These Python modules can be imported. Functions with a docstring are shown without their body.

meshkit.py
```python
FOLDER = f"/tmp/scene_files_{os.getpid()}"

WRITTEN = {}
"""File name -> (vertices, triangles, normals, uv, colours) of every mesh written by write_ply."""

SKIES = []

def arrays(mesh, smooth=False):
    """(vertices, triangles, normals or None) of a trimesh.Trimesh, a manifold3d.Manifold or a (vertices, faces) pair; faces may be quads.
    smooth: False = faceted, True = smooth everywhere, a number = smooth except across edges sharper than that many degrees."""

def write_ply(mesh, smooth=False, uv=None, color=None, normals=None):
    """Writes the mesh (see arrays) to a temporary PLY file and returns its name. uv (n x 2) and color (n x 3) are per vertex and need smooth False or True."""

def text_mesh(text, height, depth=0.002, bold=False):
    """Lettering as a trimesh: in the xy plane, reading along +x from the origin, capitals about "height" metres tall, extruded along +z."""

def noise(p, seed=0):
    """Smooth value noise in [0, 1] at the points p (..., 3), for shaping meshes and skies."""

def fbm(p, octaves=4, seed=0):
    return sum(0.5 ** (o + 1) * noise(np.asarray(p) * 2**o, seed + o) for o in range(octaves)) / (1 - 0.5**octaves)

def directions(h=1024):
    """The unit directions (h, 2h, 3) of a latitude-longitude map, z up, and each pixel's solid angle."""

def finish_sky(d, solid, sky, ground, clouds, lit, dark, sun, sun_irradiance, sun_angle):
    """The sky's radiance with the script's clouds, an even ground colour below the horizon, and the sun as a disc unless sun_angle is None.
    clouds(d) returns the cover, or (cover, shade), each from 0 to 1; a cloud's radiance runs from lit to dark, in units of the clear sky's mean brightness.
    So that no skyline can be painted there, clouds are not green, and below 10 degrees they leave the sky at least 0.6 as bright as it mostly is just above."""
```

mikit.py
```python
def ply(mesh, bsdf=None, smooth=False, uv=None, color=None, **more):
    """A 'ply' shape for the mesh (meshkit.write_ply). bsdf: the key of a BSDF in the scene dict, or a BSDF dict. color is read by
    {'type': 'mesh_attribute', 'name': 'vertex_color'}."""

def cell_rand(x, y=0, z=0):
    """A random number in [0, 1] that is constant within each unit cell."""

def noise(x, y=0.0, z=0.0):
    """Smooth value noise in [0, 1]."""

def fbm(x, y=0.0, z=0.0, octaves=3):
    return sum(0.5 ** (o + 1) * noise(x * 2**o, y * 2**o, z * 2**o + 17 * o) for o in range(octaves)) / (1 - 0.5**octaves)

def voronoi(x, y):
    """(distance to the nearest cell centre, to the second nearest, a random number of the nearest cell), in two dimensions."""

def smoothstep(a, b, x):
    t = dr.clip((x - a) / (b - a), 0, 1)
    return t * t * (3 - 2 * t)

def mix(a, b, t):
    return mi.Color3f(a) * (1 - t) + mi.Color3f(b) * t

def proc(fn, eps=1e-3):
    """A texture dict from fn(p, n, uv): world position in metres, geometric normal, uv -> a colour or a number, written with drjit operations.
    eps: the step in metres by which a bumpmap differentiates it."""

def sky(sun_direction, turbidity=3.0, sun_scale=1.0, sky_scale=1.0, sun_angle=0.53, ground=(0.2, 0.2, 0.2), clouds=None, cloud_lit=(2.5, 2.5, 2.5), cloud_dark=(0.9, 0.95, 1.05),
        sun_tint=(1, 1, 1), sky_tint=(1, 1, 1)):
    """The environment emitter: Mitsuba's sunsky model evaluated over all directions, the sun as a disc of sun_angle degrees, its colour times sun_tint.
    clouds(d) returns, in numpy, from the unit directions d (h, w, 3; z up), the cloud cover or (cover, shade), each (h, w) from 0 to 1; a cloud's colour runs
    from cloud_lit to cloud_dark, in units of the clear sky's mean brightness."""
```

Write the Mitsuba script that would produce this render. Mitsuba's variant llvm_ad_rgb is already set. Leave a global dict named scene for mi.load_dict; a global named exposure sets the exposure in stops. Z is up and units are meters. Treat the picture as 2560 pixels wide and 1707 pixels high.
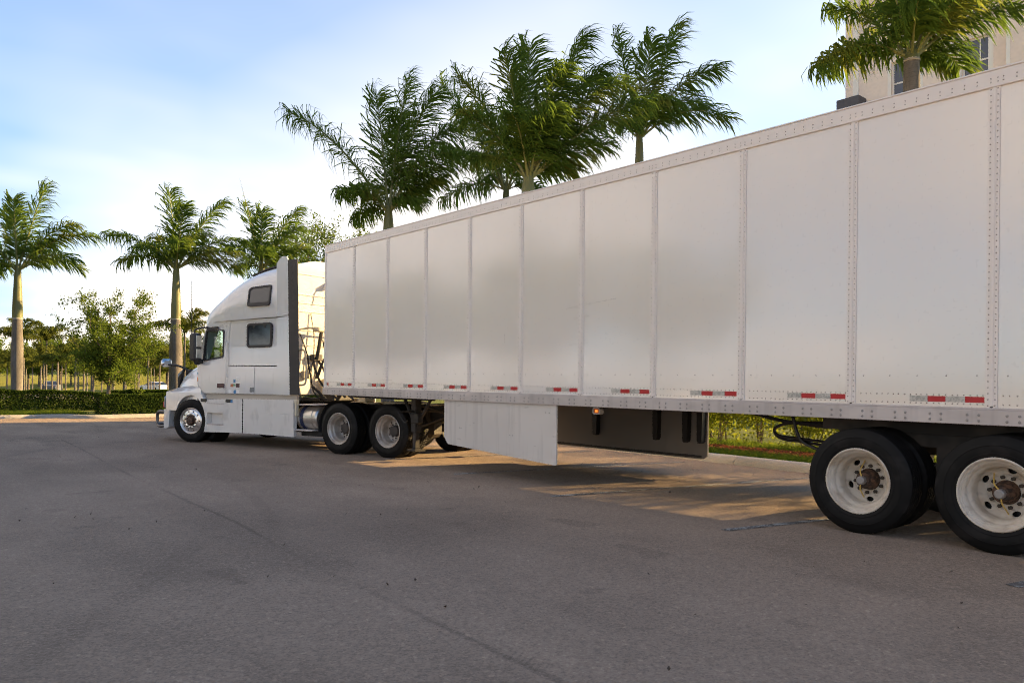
import math, random
import numpy as np, trimesh, manifold3d as m3, shapely
import shapely.geometry as sg
import drjit as dr, mitsuba as mi, mikit, meshkit
from mikit import noise, fbm, voronoi, smoothstep, mix, proc, cell_rand
T = mi.ScalarTransform4f
scene, labels = {}, {}
RNG = np.random.default_rng(7)
# world: x runs along the trailer's near side from its nose to the rear, y away from the camera, z up, metres
# ---------------------------------------------------------------- camera, sky, sun, exposure
EYE, YAW, PITCH, ROLL, FOCAL = np.array([14.6138, -7.3788, 1.4259]), -0.8661, 0.0038, 0.0048, 1955.44
_fw = np.array([math.cos(PITCH)*math.sin(YAW), math.cos(PITCH)*math.cos(YAW), math.sin(PITCH)])
_r = np.array([math.cos(YAW), -math.sin(YAW), 0.0]); _u = np.cross(_r, _fw)
_up = -math.sin(ROLL)*_r + math.cos(ROLL)*_u
scene['camera'] = {'type': 'perspective', 'fov': 2*math.degrees(math.atan(1280/FOCAL)), 'fov_axis': 'x', 'near_clip': 0.05, 'far_clip': 6000.0,
                   'principal_point_offset_y': -96.53/1707.0,
                   'to_world': T().look_at(origin=EYE.tolist(), target=(EYE+_fw).tolist(), up=_up.tolist())}
SUN = np.array([0.34, 1.0, 0.368]); SUN = SUN/np.linalg.norm(SUN)
def cloud_cover(d):
    """thin veil towards the horizon and the sun, broken warm cloud in the half of the sky away from the sun"""
    p = d/np.maximum(d[..., 2:3]+0.14, 0.05)
    q = p*np.array([0.9, 0.5, 0.0])+np.array([3.1, 1.7, 0.0])
    n = meshkit.fbm(q*1.2, 5, 3)*0.6+meshkit.fbm(q*np.array([0.5, 1.8, 0])+9, 5, 8)*0.5
    el = np.degrees(np.arcsin(np.clip(d[..., 2], -1, 1)))
    h = d[..., :2]/np.maximum(np.linalg.norm(d[..., :2], axis=-1, keepdims=True), 1e-6)
    toward = h@(SUN[:2]/np.linalg.norm(SUN[:2]))
    veil = np.clip(1-el/(20+30*np.clip(toward, 0, 1)), 0, 1)**1.05*np.clip(0.52+1.9*(n-0.5), 0.12, 1)
    wisp = np.clip((n-0.52)*2.6, 0, 1)*0.45*np.clip(1.15-el/40, 0, 1)
    back = np.clip((-0.2-toward)/0.6, 0, 1)*np.clip(0.62+3.0*(n-0.5), 0.12, 1)
    c = np.clip(np.maximum(wisp+veil, back), 0, 0.95)
    return c, np.clip(np.clip((0.55-n)*3.0, 0, 0.5)+np.clip(0.12+el/42+(0.5-n)*3.0, 0, 1)*np.clip((-0.1-toward)/0.5, 0, 1), 0, 1)
scene['sky_light'] = mikit.sky(SUN.tolist(), turbidity=3.5, sun_scale=1.0, sky_scale=0.72, sun_angle=0.6, ground=(0.16, 0.15, 0.13), clouds=cloud_cover,
                         cloud_lit=(2.9, 2.52, 2.15), cloud_dark=(1.02, 0.82, 0.68), sun_tint=(1.20, 1.09, 0.86), sky_tint=(0.74, 0.945, 1.19))
exposure = 3.62

# ---------------------------------------------------------------- helpers
def number(key):
    if key not in USED: USED[key] = 0; return key
    USED[key] += 1
    return f'{key}_{USED[key]:03d}'
USED = {}
def put(key, mesh, bsdf, smooth=30, kind=None, label=None, **kw):
    """one entry of the scene"""
    key = number(key)
    scene[key] = mikit.ply(mesh, bsdf, smooth, **kw)
    if kind or label: labels.setdefault(key, {}).update({k: v for k, v in (('kind', kind), ('label', label)) if v})
    return key
def thing(name, label, category, group=None):
    key = number(name)
    labels[key] = {'label': label, 'category': category}
    if group: labels[key]['group'] = group
    return key
def cat(meshes):
    vs, fs, n = [], [], 0
    for m in meshes:
        v, f = tri(m)
        vs.append(np.asarray(v, float)); fs.append(np.asarray(f, int)+n); n += len(v)
    return np.vstack(vs), np.vstack(fs)
def tri(m):
    if hasattr(m, 'faces'): return np.asarray(m.vertices, float), np.asarray(m.faces, int)
    if hasattr(m, 'to_mesh'): return meshkit.arrays(m)[:2]
    v, f = m; f = np.asarray(f, int)
    if f.shape[1] == 4: f = np.vstack([f[:, [0, 1, 2]], f[:, [0, 2, 3]]])
    return np.asarray(v, float), f
def xf(mesh, M, o=(0, 0, 0)):
    """mesh under the linear map M and the shift o"""
    v, f = tri(mesh); M = np.asarray(M, float)
    v = v@M.T+np.asarray(o, float)
    return v, (f[:, ::-1] if np.linalg.det(M) < 0 else f)
def shift(mesh, o): v, f = tri(mesh); return v+np.asarray(o, float), f
def box(x0, x1, y0, y1, z0, z1, b=0.0):
    if b <= 0:
        v = np.array([[x, y, z] for x in (x0, x1) for y in (y0, y1) for z in (z0, z1)], float)
        f = np.array([[0, 1, 3], [0, 3, 2], [4, 6, 7], [4, 7, 5], [0, 4, 5], [0, 5, 1], [2, 3, 7], [2, 7, 6], [0, 2, 6], [0, 6, 4], [1, 5, 7], [1, 7, 3]])
        return v, f
    pts = [[x+sx*(b if k != 0 else 0), y+sy*(b if k != 1 else 0), z+sz*(b if k != 2 else 0)]
           for x, sx in ((x0, 1), (x1, -1)) for y, sy in ((y0, 1), (y1, -1)) for z, sz in ((z0, 1), (z1, -1)) for k in range(3)]
    return meshkit.arrays(m3.Manifold.hull_points(np.array(pts)))[:2]
def tube(pts, r, sides=8, cap=True):
    p = np.asarray(pts, float); n = len(p)
    r = np.broadcast_to(np.asarray(r, float), (n,))
    t = np.gradient(p, axis=0); t /= np.linalg.norm(t, axis=1, keepdims=True)+1e-12
    a0 = np.array([0, 0, 1.0]) if abs(t[0, 2]) < 0.9 else np.array([1.0, 0, 0])
    A = []
    for k in range(n):                                            # a frame carried along the line
        a0 = a0-t[k]*(a0@t[k]); a0 /= np.linalg.norm(a0)+1e-12; A.append(a0)
    A = np.array(A); B = np.cross(t, A); g = np.arange(sides)*2*np.pi/sides
    v = (p[:, None]+r[:, None, None]*(np.cos(g)[None, :, None]*A[:, None]+np.sin(g)[None, :, None]*B[:, None])).reshape(-1, 3)
    i, j = np.meshgrid(np.arange(n-1), np.arange(sides), indexing='ij'); j2 = (j+1) % sides
    q = np.stack([i*sides+j, i*sides+j2, (i+1)*sides+j2, (i+1)*sides+j], -1).reshape(-1, 4)
    f = np.vstack([q[:, [0, 1, 2]], q[:, [0, 2, 3]]])
    if cap:
        v = np.vstack([v, p[:1], p[-1:]]); c0, c1 = n*sides, n*sides+1; jj = np.arange(sides); k2 = (jj+1) % sides
        f = np.vstack([f, np.stack([jj*0+c0, k2, jj], 1), np.stack([jj*0+c1, (n-1)*sides+jj, (n-1)*sides+k2], 1)])
    return v, f
def spline(pts, n=24):
    """a smooth line through the points"""
    p = np.asarray(pts, float); q = np.vstack([2*p[0]-p[1], p, 2*p[-1]-p[-2]]); out = []
    for k in range(len(p)-1):
        for t in np.linspace(0, 1, max(2, n//(len(p)-1)), endpoint=k == len(p)-2):
            a, b, c, d = q[k:k+4]
            out.append(0.5*((2*b)+(c-a)*t+(2*a-5*b+4*c-d)*t*t+(3*b-a-3*c+d)*t**3))
    return np.array(out)
def lathe(prof, seg=40, closed=False, a0=0.0, a1=2*np.pi):
    """profile rows (r, w) turned about the w axis (= y); the wheel's plane is x, z"""
    prof = np.asarray(prof, float); n = len(prof); g = a0+np.arange(seg)*(a1-a0)/seg
    v = np.stack([prof[None, :, 0]*np.cos(g)[:, None], np.broadcast_to(prof[None, :, 1], (seg, n)), prof[None, :, 0]*np.sin(g)[:, None]], -1).reshape(-1, 3)
    m = n if closed else n-1
    i, j = np.meshgrid(np.arange(seg), np.arange(m), indexing='ij'); i2, j2 = (i+1) % seg, (j+1) % n
    q = np.stack([i*n+j, i*n+j2, i2*n+j2, i2*n+j], -1).reshape(-1, 4)
    return v, np.vstack([q[:, [0, 1, 2]], q[:, [0, 2, 3]]])
def extr(poly, w0, w1, axis='y'):
    """polygon [(a, z)] drawn in the x, z plane (axis y), the y, z plane (axis x) or the x, y plane (axis z), between w0 and w1, as a manifold"""
    pts = [np.asarray(p, float) for p in (poly if isinstance(poly[0][0], (list, tuple, np.ndarray)) else [poly])]
    cs = m3.CrossSection([p.tolist() for p in pts], m3.FillRule.EvenOdd)
    m = m3.Manifold.extrude(cs, w1-w0).translate([0, 0, w0])
    if axis == 'y': m = m.transform(np.array([[1, 0, 0, 0], [0, 0, -1, 0], [0, 1, 0, 0]], float)).mirror([0, 1, 0])
    if axis == 'x': m = m.transform(np.array([[0, 0, 1, 0], [1, 0, 0, 0], [0, 1, 0, 0]], float))
    return m
def rrect(a0, a1, b0, b1, r, n=5):
    r = np.broadcast_to(np.asarray(r, float), (4,)); out = []
    for (cx, cy, g, rr) in ((a1, b1, 0, r[0]), (a0, b1, 90, r[1]), (a0, b0, 180, r[2]), (a1, b0, 270, r[3])):
        sx, sy = (-1 if cx == a1 else 1), (-1 if cy == b1 else 1)
        for t in np.radians(np.linspace(g, g+90, n if rr > 0 else 1)):
            out.append((cx+sx*rr+rr*math.cos(t)*(rr > 0), cy+sy*rr+rr*math.sin(t)*(rr > 0)))
    return out
def rounded(poly, r, n=6):
    g = sg.Polygon(poly).buffer(-r, quad_segs=n).buffer(r, quad_segs=n)
    return list(g.exterior.coords)[:-1]
def smooth_poly(pts, n=6):
    return [tuple(p) for p in spline([(a, b, 0) for a, b in pts], n*(len(pts)-1))[:, :2]]
def mbox(x0, x1, y0, y1, z0, z1): return m3.Manifold.cube([x1-x0, y1-y0, z1-z0]).translate([x0, y0, z0])
def cyl(x, z, r, w0, w1, seg=24):
    return extr([(x+r*math.cos(t), z+r*math.sin(t)) for t in np.linspace(0, 2*np.pi, seg, endpoint=False)], w0, w1)
def dome(r, h, n=6):
    """a rivet head standing up along -y, at the origin"""
    g = np.arange(n)*2*np.pi/n
    v = np.vstack([np.stack([r*np.cos(g), 0*g, r*np.sin(g)], 1), np.stack([.7*r*np.cos(g), 0*g-h*.75, .7*r*np.sin(g)], 1), [[0, -h, 0]]])
    j = np.arange(n); k = (j+1) % n
    return v, np.vstack([np.stack([j, k, k+n], 1), np.stack([j, k+n, j+n], 1), np.stack([j+n, k+n, j*0+2*n], 1)])
def scatter(mesh, pos):
    v, f = tri(mesh); pos = np.asarray(pos, float)
    return (v[None]+pos[:, None]).reshape(-1, 3), (f[None]+(np.arange(len(pos))*len(v))[:, None, None]).reshape(-1, 3)
def flatsheet(poly, z):
    m = trimesh.creation.triangulate_polygon(sg.Polygon(poly), engine='earcut')
    v = np.column_stack([m[0], np.full(len(m[0]), z)]); f = np.asarray(m[1])
    a, b, c = v[f[:, 0]], v[f[:, 1]], v[f[:, 2]]
    up = np.cross(b-a, c-a)[:, 2] > 0
    return v, np.where(up[:, None], f, f[:, ::-1])

# ---------------------------------------------------------------- materials
def two(b): return {'type': 'twosided', 'bsdf': b}
def rgb(*c): return {'type': 'rgb', 'value': list(c)}
def P(base, rough=0.6, metal=0.0, spec=0.5, **k):
    return two({'type': 'principled', 'base_color': base if isinstance(base, dict) else rgb(*base), 'roughness': rough, 'metallic': metal, 'specular': spec, **k})
def leafmat(c, t=1.0, rough=0.5):
    return {'type': 'principledthin', 'base_color': c if isinstance(c, dict) else rgb(*c), 'roughness': rough, 'diff_trans': t, 'spec_trans': 0.0, 'eta': 1.4}

def seg_dist(x, y, x0, y0, x1, y1):
    dx, dy = x1-x0, y1-y0; l2 = dx*dx+dy*dy
    t = dr.clip(((x-x0)*dx+(y-y0)*dy)/l2, 0, 1)
    return dr.sqrt(dr.square(x-x0-t*dx)+dr.square(y-y0-t*dy)), t
def asphalt_color(p, n, uv):
    x, y = p.x, p.y
    big = fbm(x*0.22+3, y*0.3+1, 0.0, 4)*0.7+0.45*smoothstep(0.35, 0.65, fbm(x*0.5+13, y*0.9+4, 1.0, 3))-0.08; mid = fbm(x*1.7, y*1.7, 2.0, 3); streak = fbm(x*0.35+7, y*2.2, 5.0, 3)
    grain = noise(x*95, y*95, 1.0); grain2 = noise(x*42, y*42, 3.0); grain3 = noise(x*210, y*210, 6.0)
    v = 0.172*(0.78+0.34*big+0.16*(mid-0.5)+0.22*(streak-0.5))*(0.62+0.38*grain+0.22*grain2+0.16*grain3)
    stone = smoothstep(0.80, 0.93, noise(x*60+11, y*60, 9.0))
    v = v+stone*0.05
    c = mi.Color3f(v*1.30, v*0.99, v*0.75)
    # paving joint, filled with darker binder, worn in places
    d, t = seg_dist(x+0.06*(noise(x*0.5, 0.0, 3.0)-0.5), y+0.10*(noise(x*0.45, 1.0, 0.0)-0.5), -7.0, -3.42, 12.2, -4.80)
    j = (1-smoothstep(0.01, 0.045, d+0.025*(noise(x*22, y*22, 4.0)-0.3)))*(0.25+0.5*smoothstep(0.35, 0.6, noise(x*0.7+5, 0.0, 0.0)))
    # curved tyre scuffs
    k = mi.Float(0)
    for (cx, cy, R, a, w) in ((-2.0, -30.0, 27.4, 0.35, 0.10), (-4.5, -26.5, 24.6, 0.3, 0.14), (-20.0, -22.0, 22.6, 0.28, 0.12), (-17.0, -28.0, 27.0, 0.3, 0.15),
                              (-13.5, 6.5, 9.2, 0.35, 0.12), (-14.0, 6.0, 10.4, 0.28, 0.10), (-12.0, 9.0, 14.6, 0.3, 0.16), (-9.0, -40.0, 36.2, 0.25, 0.16)):
        q = dr.abs(dr.sqrt(dr.square(x-cx)+dr.square(y-cy))-R+0.12*(noise(x*0.3, y*0.3, 8.0)-0.5))
        k = k+(1-smoothstep(w*0.4, w, q))*a*smoothstep(0.3, 0.62, noise(x*0.32+cx, y*0.32, 2.0))*(0.6+0.5*noise(x*8, y*8, 0.0))
    # ribbed tyre prints
    for (px, py, L) in ((6.9, -4.08, 0.13), (9.06, -4.38, 0.15), (11.6, -4.7, 0.16)):
        u = x-px; w = y-py
        m = (1-smoothstep(L*0.8, L, dr.abs(u)))*(1-smoothstep(0.055, 0.075, dr.abs(w)))
        k = k+m*0.45*smoothstep(-0.1, 0.4, dr.sin((u*0.9+w*0.5)*170))*(0.5+noise(x*40, y*40, 2.0))
    # oil drips and old stains
    oil = smoothstep(0.70, 0.80, fbm(x*0.8+21, y*0.8+5, 0.0, 3))*0.25+smoothstep(0.90, 0.93, noise(x*2.3+3, y*2.3, 7.0))*0.5
    return c*(1-dr.clip(j*0.35+k*0.3, 0, 0.6))*(1-oil*0.3)
def asphalt_height(p, n, uv):
    x, y = p.x, p.y
    return 0.004*noise(x*70, y*70, 0.0)+0.0028*noise(x*150, y*150, 4.0)+0.003*noise(x*28, y*28, 2.0)
scene['mat_asphalt'] = {'type': 'twosided', 'b': {'type': 'bumpmap', 'arbitrary': proc(asphalt_height, 0.002), 'scale': 1.0,
                        'bsdf': {'type': 'principled', 'base_color': proc(asphalt_color), 'roughness': 0.86, 'specular': 0.35}}}
def paint_line(p, n, uv):
    wear = fbm(p.x*9, p.y*9, 1.0, 4)*0.6+noise(p.x*60, p.y*60, 3.0)*0.4
    t = smoothstep(0.42, 0.66, wear)*0.8
    return mix((0.085, 0.08, 0.076), (0.30, 0.31, 0.31), t)
scene['mat_line'] = P(proc(paint_line), 0.8, spec=0.3)
def concrete(p, n, uv):
    v = 0.33*(0.72+0.5*fbm(p.x*1.3, p.y*1.3, p.z*2, 4))*(0.85+0.3*noise(p.x*60, p.y*60, p.z*60))
    stain = smoothstep(0.58, 0.74, fbm(p.x*1.1+4, p.y*1.1, p.z*5, 3))*0.4
    return mi.Color3f(v*1.03, v*0.98, v*0.88)*(1-stain)
scene['mat_concrete'] = P(proc(concrete), 0.85, spec=0.3)
def soil(p, n, uv):
    g = fbm(p.x*0.6, p.y*0.6, 0.0, 4); h = noise(p.x*14, p.y*14, 0.0)
    return mix((0.055, 0.075, 0.02), (0.14, 0.15, 0.045), g)*(0.6+0.7*h)
scene['mat_grass_ground'] = P(proc(soil), 0.95, spec=0.1)
def mulch_c(p, n, uv):
    return mix((0.16, 0.05, 0.025), (0.30, 0.11, 0.05), noise(p.x*30, p.y*30, p.z*30))*(0.5+0.8*noise(p.x*9, p.y*9, 0.0))
def bank_c(p, n, uv): return mix((0.13, 0.145, 0.03), (0.24, 0.23, 0.06), fbm(p.x*0.15, p.y*0.15, p.z*0.6, 4))
scene['mat_bank'] = P(proc(bank_c), 0.95, spec=0.1)
scene['mat_mulch'] = P(proc(mulch_c), 0.9, spec=0.2)
def trailer_white(p, n, uv):
    x, z = p.x, p.z
    grime = fbm(x*1.1, z*0.6, 3.0, 4)
    v = 0.70*(1-0.06*(grime-0.5))
    speck = smoothstep(0.86, 0.95, noise(x*38, z*38, p.y*5))*0.05
    c = mi.Color3f(v*1.0, v*0.945, v*0.875)
    k = mi.Float(0)
    for (x0, z0, x1, z1, w) in ((7.05, 2.43, 7.5, 2.47, .004), (7.2, 2.29, 7.47, 2.31, .004), (7.1, 1.94, 7.45, 1.96, .0035), (7.5, 2.47, 7.95, 2.50, .003),
                                (2.25, 1.475, 2.62, 1.47, .006), (2.0, 1.40, 2.6, 1.39, .006), (5.75, 2.02, 5.75, 2.15, .004), (1.0, 1.50, 1.35, 1.49, .006)):
        d, t = seg_dist(x, z, x0, z0, x1, z1)
        k = k+(1-smoothstep(w*.6, w*1.6, d+0.004*(noise(x*60, z*60, 0.0)-0.4)))*0.22
    return c*(1-dr.clip(k, 0, 0.6)-speck)
def wavy(p, n, uv):
    return 0.0035*fbm(p.x*0.55, p.z*0.4, 0.0, 2)+0.0006*noise(p.x*2.6, p.z*1.4, 3.0)
scene['mat_trailer'] = {'type': 'twosided', 'b': {'type': 'bumpmap', 'arbitrary': proc(wavy, 0.01), 'scale': 1.0,
                        'bsdf': {'type': 'principled', 'base_color': proc(trailer_white), 'roughness': 0.11, 'eta': 1.95}}}
scene['mat_trailer_trim'] = P((0.74, 0.69, 0.64), 0.3, spec=0.8)
def rail_c(p, n, uv):
    v = fbm(p.x*2.5, p.z*6, 0.0, 4); d = smoothstep(0.45, 0.8, fbm(p.x*14, p.z*1.5, 3.0, 3))
    return mi.Color3f(0.52, 0.475, 0.45)*(0.8+0.4*v)*(1-0.10*d)
scene['mat_rail'] = P(proc(rail_c), 0.5, 0.25)
scene['mat_bolt'] = P((0.30, 0.28, 0.265), 0.5, 0.5)
scene['mat_rivet'] = P((0.24, 0.20, 0.18), 0.55, 0.2)
def skirt_c(p, n, uv):
    x, z = p.x, p.z
    v = 0.60*(0.9+0.2*fbm(x*1.4, z*1.2, p.y, 4)); st = smoothstep(0.52, 0.72, fbm(x*16, z*1.1, 0.0, 4))
    sc = smoothstep(0.80, 0.88, fbm(x*5, z*26, 2.0, 3))
    return mi.Color3f(v*1.06, v, v*0.94)*(1-0.09*st-0.16*sc)
scene['mat_skirt'] = P(proc(skirt_c), 0.45, 0.15)
scene['mat_dark_plastic'] = P((0.035, 0.033, 0.032), 0.55)
scene['mat_far_skirt'] = P((0.20, 0.19, 0.175), 0.6)  # one even grey, darker than the near side skirt
def chassis_c(p, n, uv):
    return mix((0.018, 0.017, 0.016), (0.06, 0.05, 0.042), smoothstep(0.4, 0.75, fbm(p.x*5, p.y*5, p.z*5, 3)))
scene['mat_chassis'] = P(proc(chassis_c), 0.7)
scene['mat_red_tape'] = P((0.42, 0.015, 0.018), 0.35)
def silver_c(p, n, uv):
    h = smoothstep(0.35, 0.6, noise(p.x*90, p.z*90, 0.0))
    return mix((0.36, 0.35, 0.31), (0.50, 0.48, 0.43), h)
scene['mat_silver_tape'] = P(proc(silver_c), 0.4)
scene['mat_amber'] = P((0.75, 0.16, 0.01), 0.2, clearcoat=0.6)
scene['mat_red_lens'] = P((0.35, 0.01, 0.01), 0.2, clearcoat=0.6)
def tyre_c(p, n, uv):
    d = smoothstep(0.52, 0.78, fbm(p.x*7, p.y*7, p.z*7, 4))
    return mix((0.004, 0.004, 0.004), (0.022, 0.019, 0.018), d*0.5)
scene['mat_tyre'] = P(proc(tyre_c), 0.6, spec=0.22)
def rim_white_c(p, n, uv):
    d = fbm(p.x*6, p.y*6, p.z*6, 4); r = smoothstep(0.58, 0.78, fbm(p.x*17+3, p.y*17, p.z*17, 3))
    return mix((0.58, 0.52, 0.43), (0.36, 0.26, 0.16), smoothstep(0.40, 0.80, d)*0.65)*(1-0.2*r)
scene['mat_rim_white'] = P(proc(rim_white_c), 0.5)
def rim_steel_c(p, n, uv):
    d = fbm(p.x*8, p.y*8, p.z*8, 4)
    return mix((0.52, 0.48, 0.43), (0.34, 0.29, 0.24), smoothstep(0.35, 0.8, d))
scene['mat_rim_steel'] = P(proc(rim_steel_c), 0.42, 0.35)
scene['mat_alloy'] = P((0.72, 0.70, 0.68), 0.22, 0.9)
def rust_c(p, n, uv):
    return mix((0.035, 0.022, 0.016), (0.13, 0.07, 0.042), smoothstep(0.35, 0.7, fbm(p.x*30, p.y*30, p.z*30, 3)))
scene['mat_rust'] = P(proc(rust_c), 0.7)
scene['mat_nut'] = P((0.05, 0.04, 0.03), 0.6, 0.3)
scene['mat_yellow_hose'] = P((0.62, 0.42, 0.10), 0.5)
def truck_white(p, n, uv):
    v = 0.62*(1-0.06*(fbm(p.x*2.2, p.y*2.2, p.z*1.2, 4)-0.4))
    d = smoothstep(0.62, 0.82, fbm(p.x*11+3, p.y*11, p.z*2.0, 3))*0.06
    return mi.Color3f(v, v*0.985, v*0.955)*(1-d)
def truck_wave(p, n, uv): return 0.003*fbm(p.x*1.1+p.y*0.6, p.z*1.2, 0.0, 2)
scene['mat_truck'] = {'type': 'twosided', 'b': {'type': 'bumpmap', 'arbitrary': proc(truck_wave, 0.01), 'scale': 1.0,
                      'bsdf': {'type': 'principled', 'base_color': proc(truck_white), 'roughness': 0.09, 'eta': 1.85}}}
def skirt_white(p, n, uv):
    v = 0.66*(1-0.12*(fbm(p.x*2.2, p.y*2.2, p.z*2.2, 4)-0.4)); d = smoothstep(0.55, 0.8, fbm(p.x*9, p.y*9, p.z*3.0, 3))*0.14
    return mi.Color3f(v, v*0.96, v*0.90)*(1-d)
scene['mat_truck_skirt'] = P(proc(skirt_white), 0.35, spec=0.5, clearcoat=0.6, clearcoat_gloss=0.9)
scene['mat_beige'] = P((0.42, 0.37, 0.30), 0.6)
scene['mat_rubber'] = P((0.028, 0.026, 0.028), 0.6)
scene['mat_black'] = P((0.015, 0.015, 0.016), 0.4)
scene['mat_tint'] = P((0.018, 0.022, 0.030), 0.06, spec=0.7)
scene['mat_pane'] = {'type': 'thindielectric', 'int_ior': 1.5, 'specular_transmittance': rgb(0.70, 0.86, 0.82)}
scene['mat_mirror'] = P((0.85, 0.86, 0.88), 0.04, 1.0)
scene['mat_chrome'] = P((0.75, 0.74, 0.73), 0.18, 1.0)
scene['mat_dark_tube'] = P((0.14, 0.13, 0.13), 0.35, 0.7)
scene['mat_tank'] = P((0.62, 0.58, 0.52), 0.3, 0.85)
scene['mat_navy'] = P((0.015, 0.022, 0.06), 0.4)
scene['mat_lens'] = P((0.30, 0.32, 0.34), 0.08, spec=0.8, clearcoat=1.0)
scene['mat_seat'] = P((0.03, 0.035, 0.045), 0.8)
scene['mat_cab_inside'] = P((0.10, 0.10, 0.105), 0.8)
scene['mat_cream'] = P((0.66, 0.58, 0.42), 0.5)
for nm, c in (('blue', (0.05, 0.20, 0.42)), ('orange', (0.45, 0.15, 0.06)), ('green', (0.10, 0.30, 0.14)), ('white', (0.78, 0.78, 0.76)), ('maroon', (0.07, 0.03, 0.035)), ('grey', (0.17, 0.18, 0.19))):
    scene['mat_sticker_'+nm] = P(c, 0.4)
# plants
def frond_c(p, n, uv):
    return mix(mix((0.055, 0.105, 0.020), (0.15, 0.225, 0.034), fbm(p.x*1.6, p.y*1.6, p.z*1.6, 3)), (0.24, 0.25, 0.05), 0.6*smoothstep(0.58, 0.72, fbm(p.x*0.8+4, p.y*0.8, p.z*0.9, 3)))
scene['mat_frond'] = leafmat(proc(frond_c), 1.15, 0.38)
scene['mat_rachis'] = P((0.16, 0.17, 0.05), 0.5)
def trunk_c(p, n, uv):
    ring = smoothstep(0.42, 0.5, dr.abs(p.z*11+0.5*noise(p.x*4, p.y*4, p.z)-dr.floor(p.z*11+0.5*noise(p.x*4, p.y*4, p.z))-0.5))
    v = fbm(p.x*5, p.y*5, p.z*1.4, 4)
    return mix((0.095, 0.087, 0.078), (0.20, 0.186, 0.168), v)*(1-0.3*ring)*(0.85+0.3*noise(p.x*25, p.y*25, p.z*40))
scene['mat_palm_trunk'] = P(proc(trunk_c), 0.9, spec=0.2)
def shaft_c(p, n, uv):
    v = fbm(p.x*3, p.y*3, p.z*1.0, 3)
    return mix((0.075, 0.105, 0.03), (0.16, 0.15, 0.055), v)
scene['mat_crownshaft'] = P(proc(shaft_c), 0.5)
scene['mat_sheath'] = P((0.32, 0.30, 0.25), 0.8)
scene['mat_spear'] = P((0.14, 0.15, 0.05), 0.6)
def leaf_c(p, n, uv):
    return mix((0.065, 0.11, 0.018), (0.18, 0.24, 0.036), fbm(p.x*2.2, p.y*2.2, p.z*2.2, 3))
scene['mat_leaf'] = leafmat(proc(leaf_c), 0.85)
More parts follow.
